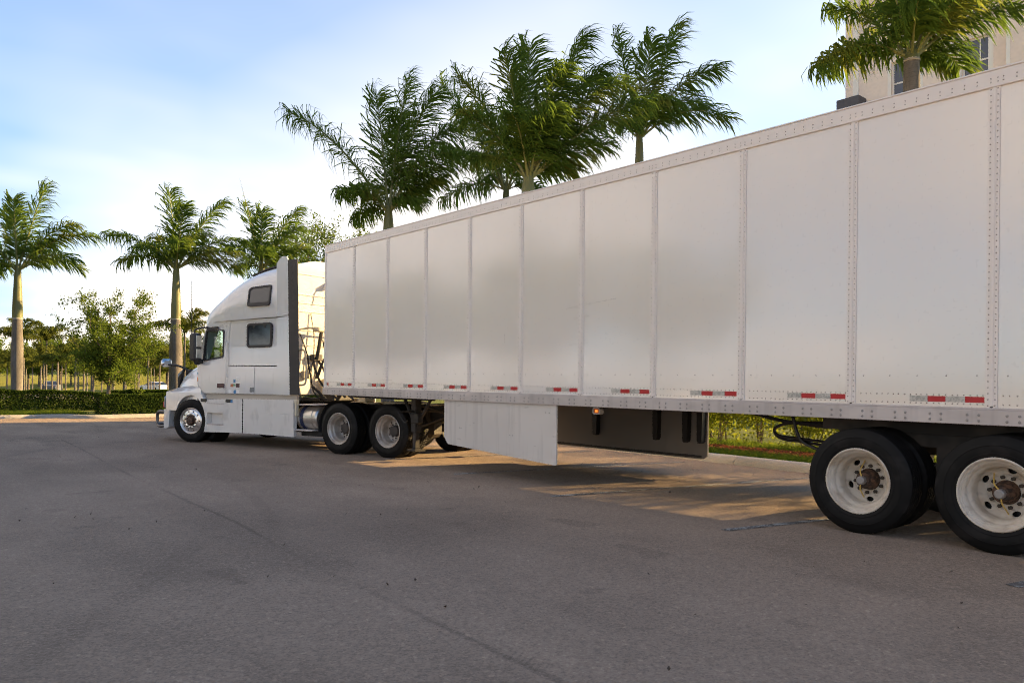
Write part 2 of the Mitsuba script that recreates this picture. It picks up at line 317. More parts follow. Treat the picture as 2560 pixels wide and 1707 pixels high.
def hedge_c(p, n, uv):
    return mix((0.024, 0.05, 0.011), (0.085, 0.125, 0.022), fbm(p.x*3.2, p.y*3.2, p.z*3.2, 3))
scene['mat_hedge'] = leafmat(proc(hedge_c), 0.6)
def shrub_c(p, n, uv):
    return mix((0.11, 0.15, 0.014), (0.27, 0.29, 0.03), noise(p.x*9, p.y*9, p.z*9))
scene['mat_shrub'] = leafmat(proc(shrub_c), 1.35)
scene['mat_grass_blade'] = leafmat((0.12, 0.17, 0.022), 1.2)
scene['mat_dry_leaf'] = P((0.06, 0.042, 0.028), 0.8)
def bark_c(p, n, uv):
    return mix((0.09, 0.075, 0.06), (0.20, 0.165, 0.13), fbm(p.x*9, p.y*9, p.z*3, 4))
scene['mat_bark'] = P(proc(bark_c), 0.9, spec=0.2)
# hotel
def stucco(p, n, uv):
    v = (0.92+0.12*fbm(p.x*0.5, p.z*0.5, 0.0, 3))*(0.96+0.08*noise(p.x*12, p.y*12, p.z*12))
    return mi.Color3f(0.82, 0.71, 0.63)*v
scene['mat_stucco'] = P(proc(stucco), 0.9, spec=0.2)
scene['mat_white_trim'] = P((0.78, 0.76, 0.72), 0.7)
scene['mat_dark_grey'] = P((0.07, 0.07, 0.085), 0.6)
scene['mat_window_glass'] = P((0.03, 0.045, 0.085), 0.05, spec=0.8)
scene['mat_roof_tile'] = P((0.30, 0.10, 0.07), 0.8)
scene['mat_car_grey'] = P((0.10, 0.12, 0.15), 0.25, spec=0.6, clearcoat=1.0)
scene['mat_car_white'] = P((0.75, 0.75, 0.75), 0.25, spec=0.6, clearcoat=1.0)
scene['mat_road'] = P((0.20, 0.185, 0.165), 0.9)
# ---------------------------------------------------------------- ground, lot, kerbs, verges
def kerb_y(x): return 4.55-0.13*(x-7.0)                            # face of the kerb behind the trailer
def ring(z, r, n=64): return [(r*math.cos(t), r*math.sin(t)) for t in np.linspace(0, 2*np.pi, n, endpoint=False)]
put('ground', flatsheet(ring(0, 4000.0), -0.08), 'mat_grass_ground', False, kind='structure')
KA = [(-19.75, -60.0), (-19.75, -1.5), (-19.62, -1.02), (-19.25, -0.86), (-18.85, -0.80), (-18.42, -0.62), (-18.2, -0.25), (-18.18, 0.2), (-18.45, 2.2), (-18.6, 5.4), (-18.2, 6.6), (-17.2, 7.2), (-15.8, 7.46)]
KB = [(x, kerb_y(x)) for x in (-14.0, -9.0, -4.0, 1.0, 6.0, 11.0, 16.0, 26.0, 70.0)]
KERB = np.array(KA+KB)
lot = [(70.0, -60.0)]+[(-19.75, -60.0)]+[tuple(p) for p in KERB[1:]]
put('parking_lot', flatsheet(lot, 0.0), 'mat_asphalt', False, kind='structure')
# raised planting bed behind the kerbs
off = [sg.LineString(KERB).parallel_offset(0.33, 'left')]
bed_edge = list(off[0].coords)
verge = bed_edge+[(70.0, 44.0), (-33.0, 44.0), (-33.0, -60.0)]
put('lawn', flatsheet(verge, 0.11), 'mat_grass_ground', False, kind='structure')
mul = [(x, kerb_y(x)+1.05) for x in np.linspace(-13, 20, 12)]+[(x, kerb_y(x)+1.95) for x in np.linspace(20, -13, 12)]
put('mulch_bed', flatsheet(mul, 0.118), 'mat_mulch', False, kind='structure')
# kerb: poured lengths with open joints
kline = sg.LineString(KERB); L = kline.length; s0 = 45.0
sec = [(0.0, -0.06), (0.02, 0.05), (0.07, 0.105), (0.11, 0.128), (0.16, 0.135), (0.30, 0.135), (0.33, 0.125), (0.34, -0.06)]
labels['kerb'] = {'kind': 'structure'}
def kerb_piece(a, b):
    n = max(2, int((b-a)/0.25)+1); V = []
    for s in np.linspace(a, b, n):
        p = np.array(kline.interpolate(s).coords[0]); q = np.array(kline.interpolate(min(s+0.05, L)).coords[0]); o = np.array(kline.interpolate(max(s-0.05, 0)).coords[0])
        t = (q-o)/np.linalg.norm(q-o); nn = np.array([-t[1], t[0]])
        V.append([[*(p+nn*d), z] for d, z in sec])
    V = np.array(V); m = len(sec); i, j = np.meshgrid(np.arange(n-1), np.arange(m-1), indexing='ij')
    q = np.stack([i*m+j, (i+1)*m+j, (i+1)*m+j+1, i*m+j+1], -1).reshape(-1, 4)
    f = np.vstack([q[:, [0, 1, 2]], q[:, [0, 2, 3]]])
    caps = np.array([[0, k, k+1] for k in range(1, m-1)]); f = np.vstack([f, caps, caps[:, ::-1]+(n-1)*m])
    return V.reshape(-1, 3), f[:, ::-1]
s = 40.0
while s < L-40:
    put('kerb__segment', kerb_piece(s+0.006, min(s+2.4, L)-0.006), 'mat_concrete', 35); s += 2.4
# parking bay lines, worn
d = np.array([0.235, 1.0]); d /= np.linalg.norm(d); nrm = np.array([d[1], -d[0]])
for x0, y0, ln in ((10.14, -0.85, 5.0), (12.68, -1.06, 5.0), (7.42, -0.60, 5.0), (4.72, -0.15, 4.6), (15.25, -1.35, 5.0), (2.1, 0.15, 4.6), (-0.5, 0.5, 4.5)):
    a = np.array([x0, y0]); b = a+d*ln
    put('parking_line', flatsheet([tuple(a-nrm*.05), tuple(a+nrm*.05), tuple(b+nrm*.05), tuple(b-nrm*.05)], 0.004), 'mat_line', False, kind='structure')

# ---------------------------------------------------------------- hotel beyond the trailer
HY = 26.0
ht = thing('hotel', 'tall pale stucco building with white trim behind the rightmost palm', 'building')
XL, XR, HZ, DEP = -2.1, 6.0, 21.0, 13.5
WW, WH = .95, 1.75
wins = [(x0, z0) for z0 in 13.2-11.6+2.9*np.arange(0, 7) for x0 in (-.11, 2.62)]
wall = [[(XL, -0.1), (XR, -0.1), (XR, HZ), (XL, HZ)]]+[[(x, z), (x+WW, z), (x+WW, z+WH), (x, z+WH)] for x, z in wins]
put(ht+'__wall', extr(wall, HY, HY+0.3), 'mat_stucco', False)
put(ht+'__body', box(XL+.01, XR-.01, HY+0.31, HY+DEP, -0.1, HZ-.02), 'mat_stucco', False)
for x, z in wins:
    fr = extr([[(x, z), (x+WW, z), (x+WW, z+WH), (x, z+WH)], [(x+.06, z+.06), (x+WW-.06, z+.06), (x+WW-.06, z+WH-.06), (x+.06, z+WH-.06)]], HY+0.12, HY+0.2)
    k = put(ht+'__window', cat([fr, box(x+.06, x+WW-.06, HY+.13, HY+.19, z+.83, z+.89), box(x+WW*.62, x+WW*.62+.04, HY+.14, HY+.19, z+.89, z+WH-.06)]), 'mat_white_trim', False)
    put(k+'__pane', box(x+.05, x+WW-.05, HY+.155, HY+.17, z+.05, z+WH-.05), 'mat_window_glass', False)
    put(k+'__jamb', cat([box(x-.14, x-.002, HY-.03, HY-.002, z-.1, z+WH+.1), box(x+WW+.002, x+WW+.17, HY-.03, HY-.002, z-.1, z+WH+.1)]), 'mat_white_trim', False)
for x0, x1 in ((1.2, 2.36), (4.3, 5.1)):
    bk = put(ht+'__bay', box(x0, x1, HY-.4, HY-.003, 0, HZ-.9), 'mat_stucco', False)
    put(bk+'__corner_trim', box(x1-.12, x1+.012, HY-.412, HY-.3, 0, HZ-.91), 'mat_white_trim', False)
    put(bk+'__corner_trim', box(x0-.012, x0+.12, HY-.412, HY-.3, 0, HZ-.91), 'mat_white_trim', False)
put(ht+'__pilaster', box(XL+.36, XL+.60, HY-.05, HY-.002, 0, HZ-1.0), 'mat_white_trim', False)
for z in 13.2-11.6+2.9*np.arange(1, 7)-.36:
    put(ht+'__string_course', box(3.76, 4.295, HY-.06, HY-.003, z, z+.2), 'mat_white_trim', False)
put(ht+'__eave', cat([box(XL-.4, XR+.5, HY-.6, HY+DEP+.4, HZ+.02, HZ+.3), box(XL-.2, XR+.3, HY-.45, HY+DEP+.2, HZ-.25, HZ+.021)]), 'mat_white_trim', False)
put(ht+'__parapet', box(XL-0.02, XL+.95, HY-.75, HY-.06, 12.4, 13.72), 'mat_dark_grey', False)
put(ht+'__lower_roof', (np.array([[XL-.55, HY+2, 15.9], [XL-.01, HY+2, 16.3], [XL-.01, HY+5.5, 16.3], [XL-.55, HY+5.5, 15.9], [XL-.55, HY+2, 15.75], [XL-.01, HY+2, 16.15], [XL-.01, HY+5.5, 16.15], [XL-.55, HY+5.5, 15.75]]),
    np.array([[0, 1, 2, 3], [4, 7, 6, 5], [0, 4, 5, 1], [1, 5, 6, 2], [2, 6, 7, 3], [3, 7, 4, 0]])), 'mat_roof_tile', False)
put(ht+'__lower_wing', box(XL-.3, XL-.02, HY+2.3, HY+5.2, -.1, 15.7), 'mat_stucco', False)

# ---------------------------------------------------------------- semi-trailer
BETA, PIV = 0.0074, np.array([11.6, 0, 0.5])
_c, _s = math.cos(BETA), math.sin(BETA)
TM = np.array([[_c, 0, _s], [0, 1, 0], [-_s, 0, _c]]); TO = PIV-TM@PIV
def tr(mesh): return xf(mesh, TM, TO)
tl = thing('semi_trailer', 'long white dry van trailer with riveted side panels and red and silver reflective strips', 'trailer')
D, LEN, WID = 1.2192, 16.15, 2.59
ZT, ZR, ZP, ZB = 4.104, 3.955, 1.238, 1.092
def tpart(name, mesh, mat, smooth=30, **k): return put(tl+'__'+name, tr(mesh), mat, smooth, **k)
tpart('roof', box(0.03, LEN, 0.02, WID-.02, ZT-.03, ZT-.004), 'mat_trailer_trim')
tpart('floor', box(0.05, LEN, 0.05, WID-.05, ZP-.10, ZP), 'mat_chassis')
tpart('front_wall', box(0.02, 0.05, 0.06, WID-.06, ZP, ZT-.03), 'mat_trailer')
tpart('rear_door', box(LEN-.05, LEN-.01, 0.06, WID-.06, ZP, ZT-.03), 'mat_trailer')
tpart('far_side', box(0.06, LEN, WID-.03, WID-.012, ZP, ZR), 'mat_trailer')
# near side: one sheet per bay between the posts, slightly dished so that each mirrors a little differently
for k in range(14):
    x0, x1 = (0.055 if k == 0 else k*D+.046), min((k+1)*D-.046, LEN-.02)
    if x1-x0 < .1: continue
    n, m = 9, 11; X, Z = np.meshgrid(np.linspace(x0, x1, n), np.linspace(ZP-.02, ZR+.02, m), indexing='ij')
    r2 = np.random.default_rng(k+40); a, b = r2.uniform(-.0012, .0012, 2)
    u, w = (X-x0)/(x1-x0), (Z-ZP)/(ZR-ZP)
    Y = 0.012+a*np.sin(np.pi*u)*np.sin(np.pi*w)+b*np.sin(2*np.pi*u)*np.sin(np.pi*w)*.5
    i, j = np.meshgrid(np.arange(n-1), np.arange(m-1), indexing='ij')
    q = np.stack([i*m+j, (i+1)*m+j, (i+1)*m+j+1, i*m+j+1], -1).reshape(-1, 4)
    tpart('side_panel', (np.stack([X, Y, Z], -1).reshape(-1, 3), q), 'mat_trailer', True)
rv = dome(.0068, .004); pitch = .0515
zs = np.arange(ZP+.018, ZR-.01, pitch)
for k in range(1, 14):
    x = k*D
    if x > LEN-.05: continue
    pk = tpart('seam_post', cat([box(x-.044, x-.012, .002, .02, ZP-.0, ZR+.004, .002), box(x+.012, x+.044, .002, .02, ZP, ZR+.004, .002), box(x-.0125, x+.0125, -.004, .02, ZP+.012, ZR+.004, .003)]), 'mat_trailer_trim')
    put(pk+'__rivets', tr(scatter(rv, [[x+dx, .002, z] for dx in (-.027, .027) for z in zs+RNG.uniform(-.003, .003)])), 'mat_rivet', 40, kind='stuff')
tpart('front_post', cat([extr(rrect(.0, .07, .0, .12, (.0, .0, .035, .0)), ZB+.02, ZT-.002, 'z')]), 'mat_trailer_trim')
tpart('front_post', cat([box(.0, .07, WID-.12, WID-.001, ZB+.02, ZT-.002)]), 'mat_trailer_trim', label='far front corner post of the trailer')
# top rail with its lip and rivets
tl_r = tpart('top_rail', cat([box(.075, LEN, -.004, .03, ZR+.006, ZT-.012, .003), box(.0, LEN, -.012, .035, ZT-.012, ZT+.004, .004), box(.075, LEN, -.009, .02, ZR-.004, ZR+.0055, .002)]), 'mat_trailer_trim')
xs = np.arange(.16, LEN-.05, .1); xs = xs[np.abs((xs/D)-np.round(xs/D))*D > .06]
pos = [[x, -.004, z] for x in xs for z in (ZR+.038, ZR+.070)]+[[k*D+dx, -.004, z] for k in range(1, 14) for dx in (-.027, .027) for z in (ZR+.038, ZR+.070)]
put(tl_r+'__rivets', tr(scatter(rv, [p for p in pos if p[0] < LEN])), 'mat_rivet', 40, kind='stuff')
tpart('far_top_rail', box(.0, LEN, WID-.03, WID+.004, ZR, ZT), 'mat_trailer_trim')
# base rivet rows on the panels
pos = []
for x in np.arange(.11, LEN-.04, .0505):
    if abs(x/D-round(x/D))*D < .055 and x > .5: continue
    x += RNG.uniform(-.006, .006); pos += [[x, .0118, ZP+.028], [x, .0118, ZP+.104]]
for k in range(14):
    pos += [[k*D+.12+.246*i, .0118, ZP+.272] for i in range(5)]
tpart('panel_rivets', scatter(rv, [p for p in pos if p[0] < LEN-.03]), 'mat_rivet', 40, kind='stuff')
# bottom rail
br = tpart('bottom_rail', cat([box(.0, LEN, -.014, .05, ZB, ZP-.018, .004), box(.0, LEN, -.006, .04, ZP-.0178, ZP+.002, .003)]), 'mat_rail')
bolt = dome(.0125, .008, 8)
put(br+'__bolts', tr(scatter(bolt, [[x+dx, -.014, z] for x in np.arange(.17, LEN, .3048) for dx in (-.046, .046) for z in (ZB+.034, ZB+.083)])), 'mat_bolt', 40, kind='stuff')
tpart('far_bottom_rail', box(.0, LEN, WID-.05, WID+.01, ZB, ZP), 'mat_rail')
# reflective strips
for k in range(13):
    e = (k+1)*D-.056; ws = [.155, .15, .16, .15]
    if k == 0: segs = [('silver', .10, .155), ('red', .155, .215), ('silver', .56, .72), ('red', .72, .87), ('silver', .87, 1.015), ('red', 1.015, 1.165)]
    else: segs = [('silver', e-.615, e-.46), ('red', e-.459, e-.31), ('silver', e-.309, e-.151), ('red', e-.15, e)]
    for c, a, b in segs:
        tpart('reflector_strip' if c == 'silver' else 'red_reflector_strip', box(a, b, .0092, .0128, ZP+.042, ZP+.093), 'mat_silver_tape' if c == 'silver' else 'mat_red_tape', False)
# underbody
cm = [box(x-.025, x+.025, .06, WID-.06, ZB+.005, ZP-.11) for x in np.arange(.4, LEN, .3048)]
tpart('cross_members', cat(cm), 'mat_chassis', kind='stuff')
for y in (.62, 1.92):
    tpart('slider_rail', cat([box(10.4, 14.8, y-.06, y+.06, ZB-.14, ZB+.004), box(10.6, 14.2, y-.09, y+.09, ZB-.26, ZB-.141)]), 'mat_chassis')
tpart('kingpin_plate', box(.15, 2.0, .55, 2.05, ZB-.06, ZB+.004), 'mat_chassis')
# aerodynamic side skirts
sk = rounded([(4.2, .50), (4.30, .385), (6.84, .262), (6.84, ZB-.002), (4.2, ZB-.002)], .02)
tpart('side_skirt', extr(sk, .03, .055), 'mat_skirt', label='grey weathered aluminium side skirt under the trailer')
for x, z in ((6.62, .98), (6.70, .98), (5.86, .62), (5.92, .62), (4.62, .66), (4.66, .66)):
    tpart('skirt_bolt', shift(dome(.009, .006, 8), (x, .03, z)), 'mat_bolt', 40)
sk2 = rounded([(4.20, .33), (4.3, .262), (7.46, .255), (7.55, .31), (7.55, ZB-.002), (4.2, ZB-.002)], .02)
f2 = tpart('far_side_skirt', extr(sk2, 2.50, 2.525), 'mat_far_skirt', label='darker grey skirt on the far side, with black struts and a hem')
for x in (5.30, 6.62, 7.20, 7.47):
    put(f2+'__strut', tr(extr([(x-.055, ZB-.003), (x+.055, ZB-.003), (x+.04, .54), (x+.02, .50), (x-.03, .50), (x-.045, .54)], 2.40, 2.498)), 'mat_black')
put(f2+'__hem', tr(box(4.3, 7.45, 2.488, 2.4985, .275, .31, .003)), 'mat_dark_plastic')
# side marker lamp with its bulb lit behind the amber lens
lm = tpart('marker_lamp', extr([rrect(7.355, 7.495, .985, 1.075, .03), rrect(7.375, 7.475, 1.0, 1.06, .02)], .20, .27), 'mat_rail', label='side marker lamp hung under the rail, glowing amber')
lk = put(lm+'__lens', tr(box(7.372, 7.478, .205, .225, .997, 1.063, .008)), 'mat_amber')
bk = put(lm+'__bulb', tr(box(7.405, 7.45, .197, .2045, 1.015, 1.045, .002)), 'mat_amber', False); scene[bk]['emitter'] = {'type': 'area', 'radiance': rgb(.075, .026, .003)}
tpart('lamp_bracket', box(7.37, 7.48, .271, .29, .98, ZB+.02), 'mat_chassis')
# landing gear
for y in (.50, 2.06):
    g = tpart('landing_leg', cat([box(2.60, 2.74, y-.07, y+.07, .46, ZB+.002, .008), box(2.625, 2.715, y-.045, y+.045, .17, .458, .006), box(2.62, 2.85, y-.09, y+.03, .63, .80, .01)]), 'mat_chassis')
    put(g+'__foot', tr(cat([box(2.53, 2.81, y-.11, y+.11, .12, .15, .006), box(2.61, 2.73, y-.05, y+.05, .151, .169)])), 'mat_chassis')
    tpart('landing_leg_brace', cat([tube([(2.68, y, .55), (3.15, y, ZB)], .03, 6), tube([(2.68, y, .55), (2.25, y, ZB)], .03, 6), box(2.2, 3.2, y-.05, y+.05, ZB-.05, ZB-.001)]), 'mat_chassis')
tpart('landing_cross_brace', cat([tube([(2.67, .55, .95), (2.67, 2.0, .55)], .022, 6), tube([(2.67, .55, .55), (2.67, 2.0, .95)], .022, 6), tube([(2.67, .3, .84), (2.67, 2.1, .84)], .02, 6)]), 'mat_chassis')
tpart('crank_handle', tube(spline([(2.7, .40, .84), (2.7, .12, .84), (2.72, .10, .80), (2.9, .10, .66), (3.0, .10, .70)], 16), .012, 6), 'mat_chassis')
# air and electric lines looped in front of the tandem
for pts, r in (([(9.0, 1.2, 1.075), (9.25, 1.2, 1.03), (9.62, 1.2, .965), (10.2, 1.2, .955), (10.6, 1.3, .99)], .022),
               ([(10.6, 1.25, .935), (10.1, 1.2, .925), (9.68, 1.2, .955), (9.48, 1.2, .90), (9.44, 1.2, .84), (9.52, 1.2, .79), (9.75, 1.2, .775), (10.1, 1.25, .75)], .018),
               ([(10.6, 1.25, .965), (10.0, 1.22, .97), (9.62, 1.22, .945), (9.45, 1.22, .88), (9.46, 1.22, .79), (9.6, 1.22, .745), (9.8, 1.22, .74), (10.1, 1.25, .70)], .018),
               ([(9.66, 1.19, 1.08), (9.70, 1.19, 1.0), (9.74, 1.19, .86), (9.82, 1.19, .74), (10.0, 1.22, .66), (10.2, 1.3, .6)], .020)):
    tpart('brake_hose', tube(spline(pts, 40), r, 7), 'mat_black')
# ---- wheels
def tyre_profile(R, W, r, ribs):
    """closed (radius, w) section, w = 0 at the outer sidewall"""
    p = [(r, .035), (r+.02, .012), (r+.048, .006), (r+.052, .002), (r+.058, .006), (r+.09, .0), (r+.118, .003), (r+.122, -.001), (r+.128, .004), (R-.055, .010), (R-.035, .016), (R-.012, .026), (R-.002, .034)]
    w = .036
    step = (W-.072)/ribs
    for k in range(ribs):
        a = .036+k*step
        p += [(R, a+.004), (R, a+step-.010)]
        if k < ribs-1: p += [(R-.014, a+step-.007), (R-.014, a+step+.001)]
    p += [(R-.002, W-.034), (R-.012, W-.026), (R-.055, W-.010), (r+.09, W), (r+.02, W-.012), (r, W-.035)]
    return p
def tyre_mesh(R=.505, W=.285, r=.295, ribs=5, lug=False):
    m = lathe(tyre_profile(R, W, r, ribs), 72, True)
    ex = [m]
    if lug:                                                        # cross grooves read as raised tread blocks
        for k in range(90):
            a = 2*np.pi*k/90
            for j, w in enumerate((.05, .115, .18, .235)):
                aa = a+.02*(j % 2); c, s_ = math.cos(aa), math.sin(aa)
                b = box(R-.006, R+.007, w-.026, w+.026, -.0125, .0125, .003)
                ex.append(xf(b, np.array([[c, 0, -s_], [0, 1, 0], [s_, 0, c]])))
    return cat(ex)
def holed_disc(rows, holes, seg=48):
    """lathe solid with holes (angle, radius, a, b) cut through it along the axle"""
    v, f = lathe(rows, seg, True)
    m = m3.Manifold(m3.Mesh(np.asarray(v, np.float32), np.asarray(f[:, ::-1] if True else f, np.uint32)))
    if m.status() != m3.Error.NoError or m.volume() < 0:
        m = m3.Manifold(m3.Mesh(np.asarray(v, np.float32), np.asarray(f, np.uint32)))
    for a, rr, hr, ht_ in holes:
        g = np.linspace(0, 2*np.pi, 18, endpoint=False)
        c, s_ = math.cos(a), math.sin(a)
        pts = [(c*(rr+hr*math.cos(t))-s_*ht_*math.sin(t), s_*(rr+hr*math.cos(t))+c*ht_*math.sin(t)) for t in g]
        m = m-extr(pts, -.1, .5)
    return m
def rim_barrel(r, W, disc_w):
    """outer flange and barrel as one turned sheet, w from the outer face inwards"""
    p = [(r+.012, .020), (r+.016, .008), (r+.008, .002), (r-.002, .006), (r-.006, .022), (r-.020, .034), (r-.030, .060), (r-.036, .085), (r-.055, .10), (r-.064, .13), (r-.066, W), (r-.076, W), (r-.076, .14), (r-.066, .108), (r-.046, .092), (r-.042, .062), (r-.03, .042), (r-.012, .028)]
    return lathe(p, 64, True)
def add_wheel(root, place, kind, far=False, name='wheel'):
    """place(mesh) moves a wheel built at the origin (outer face w = 0, axle along +w) to its spot"""
    wk = number(f'{root}__{name}')
    def wp(n, mesh, mat, smooth=35): put(f'{wk}__{n}', place(mesh), mat, smooth)
    R = .505
    if kind == 'steer':
        wp('tyre', tyre_mesh(R, .29, .295, 5), 'mat_tyre')
        wp('rim', cat([lathe([(.306, .03), (.31, .012), (.300, .004), (.292, .010), (.286, .03), (.280, .05), (.272, .055), (.272, .10), (.29, .10)], 64)]), 'mat_alloy')
        rows = [(.276, .040), (.262, .030), (.235, .022), (.205, .024), (.185, .012), (.165, .006), (.150, .010), (.13, .012), (.13, .032), (.17, .028), (.20, .045), (.25, .050), (.276, .058)]
        wp('disc', holed_disc(rows, [(2*np.pi*k/10, .225, .019, .017) for k in range(10)]), 'mat_alloy')
        wp('back', lathe([(.28, .085), (.0, .09)], 24), 'mat_black')
        for k in range(10):
            a = 2*np.pi*(k+.5)/10
            wp('lug_nut', shift(extr([(.0165*math.cos(t), .0165*math.sin(t)) for t in np.linspace(0, 2*np.pi, 6, endpoint=False)], -.022, .02), (.152*math.cos(a), .0, .152*math.sin(a))), 'mat_nut', False)
        wp('hub', lathe([(.0, -.045), (.06, -.045), (.075, -.035), (.082, .0), (.085, .03), (.13, .03)], 32), 'mat_rust')
        return
    lug = kind == 'drive'
    wp('tyre', tyre_mesh(R, .285, .295, 5, lug), 'mat_tyre')
    wp('inner_tyre', shift(tyre_mesh(R, .285, .295, 5, lug), (0, .335, 0)), 'mat_tyre')
    if far: return
    mat = 'mat_rim_white' if kind == 'trailer' else 'mat_rim_steel'
    dw = .262
    wp('rim', rim_barrel(.300, .275, dw), mat)
    if kind == 'trailer':
        rows = [(.236, dw-.045), (.228, dw-.028), (.20, dw-.006), (.168, dw-.004), (.158, dw-.002), (.150, dw+.004), (.09, dw+.004), (.09, dw+.016), (.158, dw+.016), (.21, dw+.010), (.236, dw-.02)]
        wp('disc', holed_disc(rows, [(2*np.pi*k/5+2.25, .193, .024, .036) for k in range(5)]), mat)
        wp('back', lathe([(.235, dw+.07), (.0, dw+.07)], 24), 'mat_black')
        for k in range(10):
            a = 2*np.pi*(k+.3)/10
            wp('lug_nut', shift(extr([(.0175*math.cos(t), .0175*math.sin(t)) for t in np.linspace(0, 2*np.pi, 6, endpoint=False)], dw-.026, dw+.006), (.132*math.cos(a), 0, .132*math.sin(a))), 'mat_nut', False)
        wp('hub', lathe([(.0, dw-.15), (.060, dw-.15), (.068, dw-.14), (.072, dw-.11), (.086, dw-.095), (.094, dw-.06), (.098, dw-.02), (.106, dw+.003)], 36), 'mat_rust')
        wp('hub_cap', lathe([(.0, dw-.20), (.03, dw-.20), (.040, dw-.193), (.044, dw-.15), (.052, dw-.149)], 28), 'mat_bolt')
        for sgn in (1, -1):
            wp('inflation_hose', tube(spline([(.0+.005*sgn, dw-.17, .035*sgn), (-.02, dw-.15, .085*sgn), (-.03, dw-.09, .13*sgn), (-.04 if sgn > 0 else -.055, dw+.01, .188*sgn)], 14), .006, 6), 'mat_yellow_hose')
    else:
        rows = [(.235, dw-.012), (.222, dw-.004), (.20, dw-.001), (.168, dw-.010), (.150, dw-.010), (.09, dw-.010), (.09, dw+.004), (.158, dw+.004), (.21, dw+.014), (.235, dw+.006)]
        wp('disc', holed_disc(rows, [(2*np.pi*k/10+.2, .196, .021, .021) for k in range(10)]), mat)
        wp('back', lathe([(.235, dw+.07), (.0, dw+.07)], 24), 'mat_black')
        for k in range(10):
            a = 2*np.pi*(k+.5)/10
            wp('lug_nut', shift(extr([(.0165*math.cos(t), .0165*math.sin(t)) for t in np.linspace(0, 2*np.pi, 6, endpoint=False)], dw-.034, dw-.006), (.138*math.cos(a), 0, .138*math.sin(a))), 'mat_nut', False)
        wp('hub', lathe([(.0, dw-.10), (.085, dw-.10), (.10, dw-.09), (.108, dw-.04), (.112, dw-.008)], 36), 'mat_chassis')
def rot_y(a): c, s_ = math.cos(a), math.sin(a); return np.array([[c, 0, -s_], [0, 1, 0], [s_, 0, c]])
for i, x in enumerate((11.04, 12.235)):
    add_wheel(tl, lambda m, x=x, i=i: shift(xf(m, rot_y(.35*i)), (x, .005, .503)), 'trailer')
for i, x in enumerate((11.04, 12.235)):
    add_wheel(tl, lambda m, x=x: xf(m, np.diag([1, -1, 1]), (x, WID-.005, .503)), 'trailer', far=True)
    tpart('axle', cat([tube([(x, .3, .5), (x, 2.3, .5)], .065, 12), tube([(x-.15, .62, .78), (x+.0, .62, .52), (x+.35, .62, .50)], .04, 6), tube([(x+.18, .66, .62), (x+.18, .66, .83)], .11, 12), tube([(x+.18, 1.92, .62), (x+.18, 1.92, .83)], .11, 12)]), 'mat_chassis')
for x in (10.62, 11.55):
    for y in (.55, 1.86): tpart('suspension_hanger', box(x, x+.15, y, y+.15, .45, ZB-.26), 'mat_chassis')
tpart('air_tank', tube([(10.9, 1.3, .82), (11.7, 1.3, .82)], .13, 14), 'mat_chassis')
# ---------------------------------------------------------------- tractor; local axes u forward, w towards the far side, z up, u = 0 at the first drive axle
TH = .2656; OX = np.array([.578, .04, 0])
FM = np.array([[-math.cos(TH), -math.sin(TH), 0], [-math.sin(TH), math.cos(TH), 0], [0, 0, 1]]).T
tk = thing('semi_truck', 'white sleeper cab tractor with a dark rubber flap behind its cab, pulling the trailer', 'truck')
def tt(mesh): return xf(mesh, FM, OX)
def kpart(name, mesh, mat, smooth=35, **k): return put(tk+'__'+name, tt(mesh), mat, smooth, **k)
CW = 1.25                                                          # centre line
def both(m): return cat([m, xf(m, np.diag([1, -1, 1]), (0, 2*CW, 0))])
# cab and sleeper shell
side = [(1.60, 1.15), (4.54, 1.15), (4.79, 1.33), (4.81, 1.86), (4.66, 2.28), (4.50, 2.72), (4.40, 2.80), (1.60, 2.80)]
front = rounded([(.085, 1.1), (2.415, 1.1), (2.415, 2.2), (2.37, 2.9), (.13, 2.9), (.085, 2.2)], .06)
plan = rrect(1.5, 4.92, .05, 2.45, (.28, .02, .02, .28), 8)
def solid(side, front, plan, z=(0, 5)):
    return extr(side, -.5, 3.0) ^ extr(front, -3, 9, 'x') ^ extr(plan, z[0], z[1], 'z')
shell = solid(side, front, plan)
inner = solid([(1.72, 1.25), (4.55, 1.25), (4.70, 1.40), (4.72, 1.86), (4.44, 2.70), (1.72, 2.72)], rounded([(.14, 1.0), (2.36, 1.0), (2.36, 2.2), (2.31, 2.85), (.19, 2.85), (.14, 2.2)], .05), rrect(1.6, 4.84, .13, 2.37, (.24, .02, .02, .24), 8))
dwin = rounded([(4.47, 2.62), (3.80, 2.605), (3.80, 1.97), (4.595, 1.89)], .06)
shell = shell-inner
shell = shell-extr(dwin, -.2, 2.8)
wsh = extr([(.32, 1.92), (2.18, 1.92), (2.08, 2.62), (.42, 2.62)], 4.3, 5.2, 'x')
shell = shell-wsh
door_poly = [(4.54, 2.685), (3.735, 2.675), (3.735, 1.165), (4.53, 1.165), (4.765, 1.34), (4.775, 1.86)]
def prism(poly, grow, w0, w1): return extr(list(sg.Polygon(poly).buffer(grow, join_style=2).exterior.coords)[:-1], w0, w1)
hatches = [[(3.70, 1.165), (2.73, 1.165), (2.73, 1.765), (3.64, 1.775)], [(2.71, 1.165), (1.90, 1.165), (1.90, 1.755), (2.71, 1.765)]]
sleeper_panel = [(3.62, 2.735), (1.90, 2.735), (1.90, 1.775), (3.63, 1.795)]
cabm = shell
for pl in [door_poly]+hatches+[sleeper_panel]: cabm = cabm-prism(pl, .012, -.3, .142)
kpart('cab', cabm, 'mat_truck', 40)
dm = shell ^ prism(door_poly, 0, -.3, .142)
dr_ = kpart('door', dm, 'mat_truck', 40)
h_ = put(dr_+'__handle', tt(cat([box(3.77, 4.03, .062, .10, 1.285, 1.385, .012)])), 'mat_sticker_maroon')
